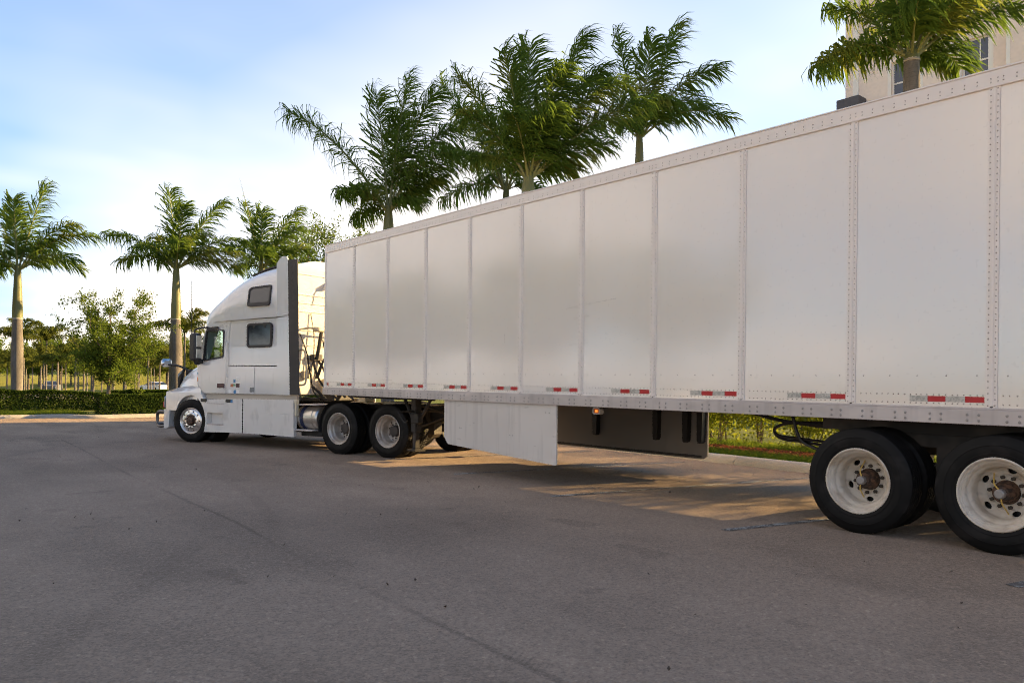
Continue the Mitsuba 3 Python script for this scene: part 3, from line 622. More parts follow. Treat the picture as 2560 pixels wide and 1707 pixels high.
fr = extr([dwin, rounded([(4.44, 2.585), (3.835, 2.575), (3.835, 2.005), (4.555, 1.93)], .05)], .075, .115)
put(dr_+'__window_frame', tt(fr), 'mat_rubber')
put(dr_+'__window_pane', tt(flatsheet([(a, b) for a, b in dwin], 0.0) if False else (lambda v, f: (np.column_stack([v[:, 0], np.full(len(v), .118), v[:, 1]]), f))(*flatsheet(dwin, 0.0))), 'mat_pane', False)
put(dr_+'__visor', tt(extr([(4.42, 2.66), (4.0, 2.68), (4.0, 2.63), (4.38, 2.60)], .055, .085)), 'mat_rubber')
far_door_frame = extr([dwin, rounded([(4.44, 2.585), (3.835, 2.575), (3.835, 2.005), (4.555, 1.93)], .05)], 2.385, 2.425)
kpart('far_window_frame', far_door_frame, 'mat_rubber')
for pl in hatches:
    kpart('luggage_hatch', shell ^ prism(pl, 0, -.3, .142), 'mat_truck', 40)
kpart('door_grab', tube(spline([(3.66, .085, 1.55), (3.66, .045, 1.60), (3.66, .045, 2.25), (3.66, .085, 2.30)], 14), .012, 6), 'mat_truck')
kpart('sleeper_side', (shell ^ prism(sleeper_panel, 0, -.3, .142)).translate([0, .004, 0]), 'mat_truck', 40)
wv, wf = flatsheet([(.33, 1.93), (2.17, 1.93), (2.07, 2.62), (.43, 2.62)], 0)
kpart('windshield', (np.column_stack([4.795-(wv[:, 1]-1.9)*.36, wv[:, 0], wv[:, 1]]), wf), 'mat_pane', False)
# sleeper windows: rubber frame, dark pane
def window(name, outer, innr, w=.083):
    k = kpart(name, extr([outer, innr], w-.02, w+.02), 'mat_rubber', 30)
    put(k+'__pane', tt(extr(innr, w-.006, w+.004)), 'mat_tint', False)
    return k
w2 = window('sleeper_window', rrect(2.12, 2.96, 2.17, 2.705, .09), rrect(2.165, 2.915, 2.225, 2.66, .055), .078)
for u in (2.72, 2.35): put(w2+'__catch', tt(box(u-.03, u+.03, .06, .075, 2.60, 2.67, .006)), 'mat_black')
# roof fairing and hood: lofts of rounded sections along u
def loft(us, ztop, zbot, half, n, m=44):
    """closed skin over sections |w/half|^n + ((z-zb)/(zt-zb))^n = 1, from one side over the top to the other"""
    V = []
    for u in us:
        zt, zb, h, e = ztop(u), zbot(u), half(u), n(u); a = np.linspace(0, np.pi, m)
        V.append(np.column_stack([np.full(m, u), CW-h*np.sign(np.cos(a))*np.abs(np.cos(a))**(2/e), zb+(zt-zb)*np.abs(np.sin(a))**(2/e)]))
    V = np.array(V); k = len(us); i, j = np.meshgrid(np.arange(k-1), np.arange(m-1), indexing='ij')
    q = np.stack([i*m+j, i*m+j+1, (i+1)*m+j+1, (i+1)*m+j], -1).reshape(-1, 4)
    lo = np.array([[i*m, (i+1)*m, (i+1)*m+m-1, i*m+m-1] for i in range(k-1)])
    q = np.vstack([q, lo]); f = np.vstack([q[:, [0, 1, 2]], q[:, [0, 2, 3]]])
    caps = np.array([[0, x, x+1] for x in range(1, m-1)])
    return V.reshape(-1, 3), np.vstack([f, caps, caps[:, ::-1]+(k-1)*m])
def curve(pts):
    p = np.array(sorted(pts)); from_scipy = PchipInterpolator(p[:, 0], p[:, 1]); return lambda u: float(from_scipy(u))
from scipy.interpolate import PchipInterpolator
rt = curve([(5.03, 2.79), (4.98, 2.86), (4.90, 2.95), (4.80, 3.06), (4.62, 3.20), (4.40, 3.32), (4.12, 3.46), (3.88, 3.61), (3.61, 3.76), (3.28, 3.89), (2.96, 3.97), (2.60, 4.02), (2.28, 4.045), (1.60, 4.07)])
rb = curve([(1.60, 2.815), (3.60, 2.80), (4.15, 2.785), (4.50, 2.72), (4.80, 2.70), (5.03, 2.74)])
rh = curve([(5.03, .34), (5.0, .55), (4.92, .78), (4.80, .93), (4.62, 1.04), (4.40, 1.11), (4.1, 1.155), (3.7, 1.18), (1.60, 1.182)])
kpart('roof_fairing', loft(np.concatenate([np.linspace(1.60, 4.4, 26), np.linspace(4.5, 5.03, 14)]), rt, rb, rh, lambda u: 3.3), 'mat_truck', 50)
win1 = [(2.17, 3.07), (2.90, 3.07), (2.92, 3.46), (2.86, 3.50), (2.17, 3.515)]
o1 = rounded([(2.165, 3.065), (2.915, 3.075), (2.93, 3.47), (2.83, 3.505), (2.165, 3.52)], .07)
i1 = rounded([(2.205, 3.145), (2.875, 3.15), (2.885, 3.44), (2.81, 3.468), (2.205, 3.48)], .045)
w1k = number(tk+'__upper_window')
def tiltw(m):                                                      # leans with the fairing
    v, f = tri(m); v = v.copy(); v[:, 1] += (v[:, 2]-3.05)*.16; return v, f
put(w1k, tt(tiltw(extr([o1, i1], .018, .12))), 'mat_rubber', 30)
put(w1k+'__pane', tt(tiltw(extr(i1, .032, .050))), 'mat_tint', False)
kpart('roof_marker', box(3.1, 3.5, .9, 1.6, 3.93, 3.955, .01), 'mat_black')
kpart('roof_deflector', extr(smooth_poly([(3.35, 3.845), (2.9, 3.955), (2.45, 4.005)], 4)+[(2.45, 3.98), (2.9, 3.93), (3.35, 3.82)], .50, .66), 'mat_rubber')
# side extenders: white blade and rubber flap, on both sides
blade = extr([(1.93, 1.15), (1.935, 2.79), (1.57, 2.81), (1.52, 1.15)], .058, .085)
roof = None
blade2 = extr([(1.935, 2.83), (1.96, 3.95), (1.86, 4.04), (1.74, 4.085), (1.65, 4.07), (1.60, 4.0), (1.575, 2.85)], .058, .086)
kpart('side_extender', m3.Manifold.batch_boolean([blade], m3.OpType.Add), 'mat_truck', 40)
kpart('upper_side_extender', blade2, 'mat_truck', 40)
flap = m3.Manifold.hull_points(np.array([(u, w, z) for u, w, z in [(1.62, .06, 4.0), (1.60, .075, 4.0), (1.25, .02, 3.97), (1.25, .03, 3.97), (1.53, .06, 1.16), (1.51, .075, 1.16), (1.195, .03, 1.16), (1.195, .04, 1.16)]]))
kpart('rubber_flap', flap, 'mat_rubber', False, label='tall dark rubber flap along the rear edge of the cab')
kpart('far_side_extender', xf(cat([blade, blade2]), np.diag([1, -1, 1]), (0, 2*CW, 0)), 'mat_truck', 40)
kpart('far_rubber_flap', xf(flap, np.diag([1, -1, 1]), (0, 2*CW, 0)), 'mat_rubber', False)
# back wall with its ribs, lamp and lines
kpart('back_wall', cat([box(1.545, 1.598, .13, 2.37, 1.16, 3.94, .01)]+[box(1.528, 1.5455, .2, 2.3, z, z+.018, .004) for z in (1.9, 2.2, 2.52, 2.92, 3.1, 3.28, 3.72)]), 'mat_truck', 40)
kpart('work_lamp', cat([box(1.37, 1.53, 1.0, 1.18, 3.50, 3.58, .02), tube([(1.53, 1.1, 3.62), (1.42, 1.1, 3.60)], .02, 6)]), 'mat_chrome')
kpart('lamp_cable', tube(spline([(1.42, 1.05, 3.56), (1.36, .98, 3.42), (1.40, .92, 3.30), (1.38, .9, 3.18)], 18), .014, 6), 'mat_black')
kpart('line_bar', cat([tube([(1.53, .35, 2.55), (1.30, .38, 2.57), (1.26, 1.9, 2.57), (1.53, 1.95, 2.55)], .022, 8), box(1.22, 1.32, .5, .85, 2.50, 2.60, .02)]), 'mat_cream')
kpart('grab_rail', tube(spline([(1.53, .22, 2.08), (1.34, .22, 2.10), (1.26, .24, 2.04), (1.24, .26, 1.70), (1.25, .25, 1.42), (1.34, .22, 1.36), (1.53, .22, 1.38)], 40), .021, 8), 'mat_cream')
for pts, r in (([(1.27, .80, 2.52), (1.18, .86, 2.1), (1.10, .92, 1.72), (1.1, 1.0, 1.35), (.95, 1.1, 1.10)], .030), ([(1.28, .70, 2.50), (1.26, .60, 2.10), (1.28, .56, 1.90)], .040),
               ([(1.20, .55, 1.55), (1.15, .70, 1.95), (1.05, .95, 2.02), (.9, 1.2, 1.80), (.7, 1.4, 1.5)], .022), ([(1.22, .5, 1.5), (1.16, .66, 1.88), (1.08, .9, 1.95), (.95, 1.1, 1.75), (.75, 1.35, 1.42)], .020),
               ([(1.30, .5, 2.0), (1.22, .46, 1.75), (1.15, .55, 1.45), (1.0, .7, 1.2), (.9, .8, 1.08)], .024), ([(1.35, .38, 1.95), (1.28, .40, 1.6), (1.30, .50, 1.25), (1.2, .6, 1.08)], .015)):
    kpart('air_hose', tube(spline(pts, 30), r, 8), 'mat_black')
for pts, r in (([(1.50, .30, 2.46), (1.40, .34, 2.2), (1.36, .42, 1.9), (1.42, .46, 1.66)], .014), ([(1.52, .62, 2.9), (1.46, .66, 2.4), (1.44, .62, 1.9), (1.46, .55, 1.66)], .012), ([(1.52, .75, 1.95), (1.40, .85, 1.75), (1.36, .95, 1.45), (1.3, 1.0, 1.1)], .026),
               ([(1.5, .95, 2.35), (1.42, 1.0, 1.9), (1.3, 1.05, 1.5), (1.0, 1.15, 1.2), (.8, 1.2, 1.05)], .024), ([(1.18, .35, 1.35), (1.1, .5, 1.2), (1.0, .6, 1.05)], .03)):
    kpart('air_hose', tube(spline(pts, 26), r, 7), 'mat_black')
kpart('valve_bank', box(1.40, 1.53, .60, .86, 1.88, 2.02, .015), 'mat_dark_plastic')
kpart('battery_box', box(1.05, 1.5, .85, 1.5, 1.02, 1.16, .02), 'mat_dark_plastic')
kpart('junction_box', cat([box(1.42, 1.53, .35, .56, 1.50, 1.66, .015), box(1.36, 1.53, .9, 1.5, 1.16, 1.5, .03)]), 'mat_cream')
kpart('exhaust_stack', tube([(1.38, 2.1, 1.0), (1.38, 2.1, 2.4)], .07, 14), 'mat_chrome')
# hood, fenders, bumper
hz = curve([(4.84, 1.965), (5.25, 1.94), (5.5, 1.905), (5.75, 1.84), (5.98, 1.73), (6.16, 1.61), (6.28, 1.47), (6.36, 1.28), (6.40, 1.06)])
hh = curve([(4.84, 1.14), (5.2, 1.10), (5.6, 1.02), (6.0, .90), (6.25, .78), (6.36, .66), (6.40, .60)])
kpart('hood', loft(np.concatenate([np.linspace(4.84, 6.1, 16), np.linspace(6.15, 6.40, 12)]), hz, lambda u: .95, hh, lambda u: 2.7), 'mat_truck', 50)
kpart('cowl', extr([(4.80, 1.33), (4.835, 1.33), (4.835, 1.86), (4.81, 1.88)], .13, 2.37), 'mat_black', False)
kpart('cowl_panel', extr([(4.755, 1.34), (4.80, 1.34), (4.80, 1.84), (4.775, 1.86)], .082, .14), 'mat_truck', False)
kpart('hood_intake', m3.Manifold.hull_points(np.array([(5.66, .285, 1.74), (5.72, .27, 1.64), (6.02, .36, 1.60), (6.10, .42, 1.18), (6.02, .36, 1.18), (5.92, .30, 1.52), (5.70, .36, 1.72), (6.05, .46, 1.22), (5.98, .42, 1.56)])), 'mat_black', 20)
kpart('grille', cat([extr([(6.30, 1.42), (6.40, 1.20), (6.405, .78), (6.30, .78)], .62, 1.88)]+[box(6.38, 6.425, .66, 1.84, z, z+.02) for z in np.arange(.82, 1.22, .06)]), 'mat_black', False)
WX, WZ, AR = 5.03, .50, .60
arch = cyl(WX, WZ, AR, -.3, 3, 48)
fen_side = smooth_poly([(6.24, .735), (6.25, .92), (6.16, 1.08), (6.0, 1.18), (5.75, 1.25), (5.45, 1.30), (5.12, 1.33), (4.90, 1.335)], 4)+[(4.90, 1.20), (5.14, 1.0), (5.3, .9), (5.5, .735)]
ffr = rounded([(.03, .2), (.75, .2), (.75, 1.36), (.19, 1.36), (.05, 1.16)], .05, 8)
fpl = rounded([(4.3, .0), (5.75, .0), (6.05, .06), (6.30, .36), (6.34, .75), (4.3, .75)], .15, 8)
fen = (extr(fen_side, 0, .75) ^ extr(ffr, 0, 8, 'x') ^ extr(fpl, 0, 3, 'z'))-arch
kpart('fender', fen, 'mat_truck', 40)
kpart('far_fender', xf(fen, np.diag([1, -1, 1]), (0, 2*CW, 0)), 'mat_truck', 40)
# fairing behind the wheel running into the steps
rear_side = [(4.86, 1.32), (5.12, 1.06), (5.12, .9), (4.9, .5), (4.70, .27), (4.36, .27), (4.36, 1.02), (4.50, 1.02), (4.62, 1.16), (4.72, 1.30)]
rfen = (extr(rounded(rear_side, .02), .03, .5) ^ extr(ffr, 0, 8, 'x'))-cyl(WX, WZ, AR+.012, -.3, 3, 48)
kpart('wheel_fairing', rfen, 'mat_truck', 40)
kpart('fairing_vent', box(4.36, 4.58, .022, .04, .96, 1.035, .008), 'mat_black')
kpart('far_wheel_fairing', xf(rfen, np.diag([1, -1, 1]), (0, 2*CW, 0)), 'mat_truck', 40)
kpart('wheel_well', cat([lathe([(.62, .10), (.62, .74), (.2, .745)], 40)]), 'mat_black') if False else kpart('wheel_well', shift(lathe([(.612, .36), (.612, .76), (.1, .77)], 40), (WX, 0, WZ+.02)), 'mat_black')
bump = solid([(5.86, .735), (6.36, .745), (6.40, .56), (6.36, .33), (6.0, .29), (5.90, .33)], rounded([(.05, .2), (2.45, .2), (2.45, .9), (.05, .9)], .03), rounded([(5.8, .02), (6.05, .02), (6.28, .16), (6.44, .6), (6.46, 1.25), (6.44, 1.9), (6.28, 2.34), (6.05, 2.48), (5.8, 2.48)], .08))
bump = bump-mbox(5.6, 6.22, .32, 2.18, .1, 1)
kpart('bumper', bump, 'mat_truck', 35)
kpart('headlight', (extr([(6.26, .76), (6.255, .92), (6.16, 1.075), (6.05, 1.02), (6.10, .80)], .0, .6) ^ extr(rounded([(5.9, .035), (6.10, .05), (6.315, .35), (6.36, .6), (5.9, .6)], .05), 0, 3, 'z')), 'mat_lens', 30)
kpart('turn_signal', box(6.09, 6.15, .055, .075, .80, .93, .008), 'mat_red_lens')
kpart('bull_bar', cat([tube(spline([(6.34, .22, .68), (6.56, .22, .685), (6.68, .24, .62), (6.70, .25, .50), (6.68, .24, .38), (6.56, .22, .32), (6.34, .22, .33)], 42), .035, 10),
                       tube(spline([(6.34, 2.28, .68), (6.56, 2.28, .685), (6.68, 2.26, .62), (6.70, 2.25, .50), (6.68, 2.26, .38), (6.56, 2.28, .32), (6.34, 2.28, .33)], 42), .035, 10),
                       tube([(6.66, .24, .64), (6.70, 1.25, .64), (6.66, 2.26, .64)], .03, 8), tube([(6.66, .24, .37), (6.70, 1.25, .37), (6.66, 2.26, .37)], .03, 8)]), 'mat_dark_tube')
# steps and chassis skirts
fs = extr(rounded([(4.355, .27), (4.355, 1.02), (3.07, 1.045), (3.045, .298)], .015), .035, .20)
ridge = mbox(3.0, 4.5, .03, .042, .742, .75)
rec = m3.Manifold.hull_points(np.array([(4.50, -.1, .42), (4.50, -.1, .735), (3.72, -.1, .735), (3.66, -.1, .42), (4.44, .17, .46), (4.44, .17, .70), (3.80, .17, .70), (3.78, .17, .46)]))
kpart('step_skirt', (fs-rec)-ridge-mbox(3.7, 4.3, .02, .05, .925, .94), 'mat_truck_skirt', 30)
kpart('step_tread', cat([box(3.74, 4.34, .025, .16, .44, .458, .004)]+[box(3.76, 4.34, .03+.03*i, .04+.03*i, .458, .466) for i in range(4)]), 'mat_rail')
kpart('upper_step', box(3.72, 4.34, .02, .07, .925, .94, .004), 'mat_rail')
kpart('vent_slot', box(3.42, 3.66, .028, .04, .96, 1.03, .006), 'mat_black')
rs = extr(rounded([(3.035, .298), (3.055, 1.045), (1.38, 1.05), (1.36, .282)], .015), .035, .12)
kpart('rear_skirt', rs-mbox(1.2, 3.1, .03, .044, .742, .752)-mbox(1.2, 3.1, .03, .04, .43, .434), 'mat_truck_skirt', 30)
kpart('skirt_seal', box(3.035, 3.06, .028, .06, .30, 1.045, .003), 'mat_black')
kpart('far_skirt', xf(cat([rs, box(3.06, 4.4, .035, .1, .3, 1.04)]), np.diag([1, -1, 1]), (0, 2*CW, 0)), 'mat_truck_skirt', 30)
kpart('rocker', box(1.36, 4.5, .12, .18, 1.03, 1.155), 'mat_beige')
kpart('skirt_bracket', cat([box(1.30, 1.40, .05, .13, .99, 1.06, .006), box(1.31, 1.35, .05, .13, .72, .995, .004)]), 'mat_cream')
# chassis, tank, drive axles
kpart('frame', cat([box(-2.1, 5.6, .82, .90, .70, .98), box(-2.1, 5.6, 1.60, 1.68, .70, .98), box(-2.1, -2.0, .9, 1.6, .72, .96), box(-.72, -.6, .9, 1.6, .72, .96), box(1.6, 1.75, .9, 1.6, .72, .96), box(3.0, 4.9, .9, 1.6, .55, 1.1)]), 'mat_chassis')
tkm = lathe([(.0, .0), (.22, .0), (.25, .03), (.25, .60), (.22, .63), (.0, .63)], 32)
tkm = xf(tkm, np.array([[0, 1, 0], [1, 0, 0], [0, 0, 1]]), (.80, .38, .68))
fk = kpart('fuel_tank', tkm, 'mat_tank', 40)
for u in (.98, 1.24): put(fk+'__strap', tt(xf(lathe([(.2505, 0), (.262, 0), (.262, .09), (.2505, .09)], 32, True), np.array([[0, 1, 0], [1, 0, 0], [0, 0, 1]]), (u-.045, .38, .68))), 'mat_navy' if u > 1.1 else 'mat_tank')
kpart('deck_plate', box(.72, 1.42, .10, .80, .945, .968, .004), 'mat_rail')
kpart('tank_step', box(.84, 1.42, .07, .30, .415, .44, .004), 'mat_rail')
kpart('under_box', cat([box(.75, 1.38, .25, .8, .30, .44, .01), box(.78, 2.9, .5, 2.0, .35, .6)]), 'mat_chassis')
kpart('drive_fender', shift(lathe([(.60, .07), (.60, .62), (.59, .62), (.59, .07)], 20, True, 0, np.pi*2), (0, 0, 0)) if False else cat([tube([(.62, .3, .48), (.60, .3, .80), (.45, .3, 1.0)], .012, 4), (lambda g: (np.array([[.63*math.cos(t), w, .50+.60*math.sin(t)] for t in g for w in (.05, .65)]), np.array([[2*i, 2*i+1, 2*i+3, 2*i+2] for i in range(len(g)-1)])))(np.linspace(-.15, 1.15, 14))]), 'mat_dark_plastic')
kpart('fifth_wheel', cat([m3.Manifold.hull_points(np.array([(a*.0-.62+.48*math.cos(t), CW+.45*math.sin(t), z) for t in np.linspace(0, 2*np.pi, 20) for z in (1.0, 1.03) for a in (0,)])), box(-.9, -.35, .92, 1.58, .97, 1.0)]), 'mat_cream')
for b_ in ((.1, .62, .9, 1.58, .985, 1.0, .002), (.25, .5, 1.0, 1.3, 1.001, 1.1, .02), (-.25, .0, .85, 1.65, .981, 1.01, .004), (-1.9, -1.7, .75, 1.75, .981, 1.02, .01)): kpart('deck_gear', box(*b_), 'mat_cream')
for i, u in enumerate((0.0, -1.323)):
    add_wheel(tk, lambda m, u=u: tt(shift(m, (u, .0, .505))), 'drive')
    add_wheel(tk, lambda m, u=u: tt(xf(m, np.diag([1, -1, 1]), (u, 2*CW, .505))), 'drive', far=True)
    kpart('drive_axle', cat([tube([(u, .3, .505), (u, 2.2, .505)], .09, 10), box(u-.2, u+.2, 1.05, 1.45, .32, .72, .08), tube([(u-.3, .72, .62), (u-.3, .72, .85)], .12, 12), tube([(u-.3, 1.78, .62), (u-.3, 1.78, .85)], .12, 12)]), 'mat_chassis')
ST = math.radians(17)
RS = np.array([[math.cos(ST), math.sin(ST), 0], [-math.sin(ST), math.cos(ST), 0], [0, 0, 1]])
for far in (False, True):
    c0 = np.array([WX, .17 if not far else 2*CW-.17, .505])
    def plc(m, far=far, c0=c0):
        m = shift(m, (0, -.14, 0)) if not far else xf(m, np.diag([1, -1, 1]), (0, .14, 0))
        return tt(xf(m, RS, c0))
    add_wheel(tk, plc, 'steer', far)
kpart('steer_axle', cat([box(4.95, 5.1, .35, 2.15, .38, .5)]), 'mat_chassis')
# mirrors, antenna
mr = kpart('mirror', cat([box(4.45, 4.70, -.22, -.02, 1.90, 2.54, .05)]), 'mat_dark_plastic', 40)
put(mr+'__glass', tt(box(4.443, 4.449, -.19, -.05, 2.22, 2.48, .002)), 'mat_mirror', False)
put(mr+'__convex_glass', tt(box(4.443, 4.449, -.19, -.05, 1.96, 2.17, .002)), 'mat_mirror', False)
put(mr+'__upper_arm', tt(tube(spline([(4.62, -.12, 2.53), (4.60, -.11, 2.62), (4.50, -.02, 2.66), (4.40, .10, 2.68)], 14), .02, 8)), 'mat_dark_plastic')
put(mr+'__lower_arm', tt(cat([tube(spline([(4.60, -.12, 1.92), (4.62, -.08, 1.84), (4.66, .03, 1.85), (4.70, .12, 1.90)], 14), .03, 8), box(4.58, 4.74, -.04, .10, 1.84, 1.95, .02)])), 'mat_dark_plastic')
kpart('antenna', tube([(4.70, -.14, 2.54), (4.70, -.14, 3.75)], .007, 5), 'mat_chassis')
for far in (False, True):
    m = cat([tube(spline([(5.70, .50, 1.66), (5.95, .36, 1.80), (6.25, .24, 1.84)], 12), .026, 8), box(5.66, 5.85, .44, .58, 1.55, 1.72, .03)])
    h = cat([box(6.22, 6.34, .08, .36, 1.78, 1.98, .05)])
    if far: m, h = [xf(q, np.diag([1, -1, 1]), (0, 2*CW, 0)) for q in (m, h)]
    k = kpart('hood_mirror', h, 'mat_chrome', 40); put(k+'__arm', tt(m), 'mat_dark_plastic')
# what shows through the cab windows
kpart('seat', cat([box(3.55, 4.05, .45, .95, 1.35, 1.75, .06), box(3.42, 3.60, .45, .95, 1.7, 2.45, .06), box(3.55, 4.05, 1.6, 2.1, 1.35, 1.75, .06), box(3.42, 3.60, 1.6, 2.1, 1.7, 2.45, .06)]), 'mat_seat')
kpart('dashboard', box(4.35, 4.70, .2, 2.3, 1.4, 1.93, .05), 'mat_cab_inside')
kpart('sleeper_curtain', box(3.05, 3.12, .16, 2.34, 1.3, 2.7), 'mat_cab_inside')
sw = lathe([(.21+.016*math.cos(t), .016*math.sin(t)) for t in np.linspace(0, 2*np.pi, 8, endpoint=False)], 28, True)
kpart('steering_wheel', cat([xf(sw, np.array([[.5, -.87, 0], [0, 0, 1], [.87, .5, 0]]).T if False else np.array([[.45, .89, 0], [0, 0, 1], [.89, -.45, 0]]), (4.25, .70, 2.0)), tube([(4.25, .7, 2.0), (4.45, .7, 1.75)], .03, 6)]), 'mat_black')
# stickers and plates
for u0, u1, z0, z1, c in ((3.555, 3.45, 1.31, 1.375, 'orange'), (3.46, 3.385, 1.33, 1.375, 'green'), (3.45, 3.375, 1.41, 1.475, 'blue'), (3.36, 3.23, 1.30, 1.385, 'maroon'), (3.63, 3.51, 1.175, 1.245, 'white'),
                          (3.44, 3.36, 1.16, 1.24, 'blue'), (3.35, 3.24, 1.17, 1.245, 'white'), (2.87, 2.73, 1.20, 1.30, 'grey'), (3.34, 3.24, 1.47, 1.54, 'white')):
    kpart('sticker', box(u1, u0, .0835, .0865, z0, z1), 'mat_sticker_'+c, False)
kpart('sticker', box(4.765, 4.80, .0785, .083, 1.60, 1.64), 'mat_sticker_blue', False)
kpart('side_lamp', box(4.765, 4.795, .075, .083, 1.43, 1.53, .004), 'mat_amber')
kpart('sticker', box(3.40, 3.46, .024, .029, .96, 1.02), 'mat_sticker_blue', False)
# ---------------------------------------------------------------- palms
UPV = np.array([0, 0, 1.0]); RV, AV = np.array([.648, .762, 0]), np.array([-.762, .648, 0])
WIND = np.array([.75, .55, -.1])
def frond(p0, p2, bulge, seed, n=95, ll=.62, wind=.80, droop=.85, sag=0.0):
    """(leaflets, rachis) of one feather leaf from p0 to its tip p2, arched upwards by bulge"""
    g = np.random.default_rng(seed); p0, p2 = np.asarray(p0, float), np.asarray(p2, float)
    L = np.linalg.norm(p2-p0); p1 = p0+(p2-p0)*.5+UPV*(bulge+.07)*L
    def pt(t): t = np.asarray(t)[:, None]; return (1-t)**2*p0+2*t*(1-t)*p1+t*t*p2
    def tg(t): t = np.asarray(t)[:, None]; d = 2*(1-t)*(p1-p0)+2*t*(p2-p1); return d/np.linalg.norm(d, axis=1, keepdims=True)
    t = np.repeat(np.linspace(.13, .995, n), 2)+g.uniform(-.004, .004, 2*n); sd = np.tile([1., -1.], n)
    B, Tn = pt(t), tg(t); S = np.cross(Tn, UPV); S /= np.linalg.norm(S, axis=1, keepdims=True)+1e-9; N = np.cross(S, Tn)
    phi = np.radians(g.choice([-30, -5, 12, 34], 2*n)+g.normal(0, 8, 2*n))
    fwd = .55+.8*t**2+g.normal(0, .08, 2*n)
    dv = S*(sd*np.cos(phi))[:, None]+N*np.sin(phi)[:, None]+Tn*fwd[:, None]; dv /= np.linalg.norm(dv, axis=1, keepdims=True)
    ln = 1.55*ll*(L/3.0)**.35*(.40+.68*np.sin(np.pi*np.clip(.08+.80*t, 0, 1))**.8)*g.uniform(.78, 1.12, 2*n)
    gr = (.45+g.uniform(0, .75, 2*n))*droop*(.55+1.0*np.linalg.norm(Tn[:, :2], axis=1)**2)
    d2 = dv-UPV*gr[:, None]*.6+WIND*wind*g.uniform(.4, 1.2, 2*n)[:, None]; d2 /= np.linalg.norm(d2, axis=1, keepdims=True)
    d3 = dv*.55-UPV*gr[:, None]*1.5+WIND*wind*1.5*g.uniform(.3, 1.3, 2*n)[:, None]; d3 /= np.linalg.norm(d3, axis=1, keepdims=True)
    a = B; b = a+dv*(ln*.4)[:, None]; c = b+d2*(ln*.34)[:, None]; e = c+d3*(ln*.3)[:, None]
    W = Tn-dv*np.sum(Tn*dv, 1, keepdims=True); W = W+g.normal(0, .25, W.shape); W /= np.linalg.norm(W, axis=1, keepdims=True)+1e-9
    w = (.0235*g.uniform(.75, 1.25, 2*n)*min(1.4, (95/n)**.5))[:, None]*W
    V = np.stack([a-w*.5, a+w*.5, b-w, b+w, c-w*.8, c+w*.8, e], 1); m = len(V)
    F = np.array([[0, 1, 3], [0, 3, 2], [2, 3, 5], [2, 5, 4], [4, 5, 6]])
    tt_ = np.linspace(0, 1, 14)
    return (V.reshape(-1, 3), (F[None]+(np.arange(m)*7)[:, None, None]).reshape(-1, 3)), tube(pt(tt_), np.linspace(.045, .006, 14)*(L/3.2)**.5, 5)
def palm(label, base, zc, fronds, r0, bulge_r, shaft, seed, lean=(0, 0), spear=None, n=95, ll=.62, group=None, low=None):
    """royal palm: grey ringed trunk up to zc - shaft, green crownshaft up to zc, fronds given as (right, up, away, arch) from the crown"""
    k = thing('palm_tree', label, 'palm tree', group); base = np.array([*base, .1]); g = np.random.default_rng(seed)
    H = zc-.1; zs_ = np.linspace(0, 1, 26); ln = np.array([*lean, 0])
    path = base+UPV*H*zs_[:, None]+ln*(zs_**1.6)[:, None]
    hs = (zc-shaft-.1)/H
    r = np.interp(zs_, [0, .06, .30*hs/.6, hs*.72, hs], [bulge_r*1.02, bulge_r*.9, bulge_r, bulge_r*.96, r0])*(1+g.normal(0, .012, 26))
    m = zs_ <= hs+1e-6; top = base+UPV*H*hs+ln*hs**1.6
    put(k+'__trunk', tube(np.vstack([path[m], top]), np.append(r[m], r0), 16), 'mat_palm_trunk', 60)
    zz = np.linspace(hs, 1.0, 9); sp = base+UPV*H*zz[:, None]+ln*(zz**1.6)[:, None]
    put(k+'__crownshaft', tube(sp, np.interp(np.linspace(0, 1, 9), [0, .04, .25, .8, 1], [r0*1.06, r0*1.12, r0*1.05, r0*.72, r0*.5]), 14), 'mat_crownshaft', 60)
    put(k+'__leaf_base', lathe_z([(r0*1.05, -.02), (r0*1.13, .0), (r0*1.05, .05), (r0*.9, .05)], top), 'mat_sheath', 40)
    C = sp[-1]
    for i, f in enumerate(fronds):
        rt, up, aw, ar = f[:4]; L = math.sqrt(rt*rt+up*up+aw*aw)
        a0 = C-UPV*.25+ (RV*rt+AV*aw)/max(L, .1)*.10
        lf, ra = frond(a0, C+RV*rt+UPV*up+AV*aw, ar, seed*100+i, max(46, int(.86*n*L/3.0)), ll, droop=f[4] if len(f) > 4 else 1.0)
        fk = put(k+'__frond', lf, 'mat_frond', False); put(fk+'__rachis', ra, 'mat_rachis', 40)
    if spear is not None: put(k+'__spear', tube([C, C+np.array(spear)*.5, C+np.array(spear)], [.035, .022, .004], 6), 'mat_spear', 40)
    return k
def lathe_z(prof, c, seg=18):
    v, f = lathe(prof, seg); return np.column_stack([v[:, 0]+c[0], v[:, 2]+c[1], v[:, 1]+c[2]]), f
def rand_fronds(seed, n, L, lo=-.3, hi=.9):
    g = np.random.default_rng(seed); out = []
    for i in range(n):
        a = 2*np.pi*(i+g.uniform(-.3, .3))/n; e = g.uniform(lo, hi); ll = L*g.uniform(.85, 1.1); c = math.sqrt(max(.05, 1-min(.95, abs(e))**2))
        out.append((ll*c*math.cos(a), ll*e*.8, ll*c*math.sin(a), g.uniform(.16, .3)))
    return out
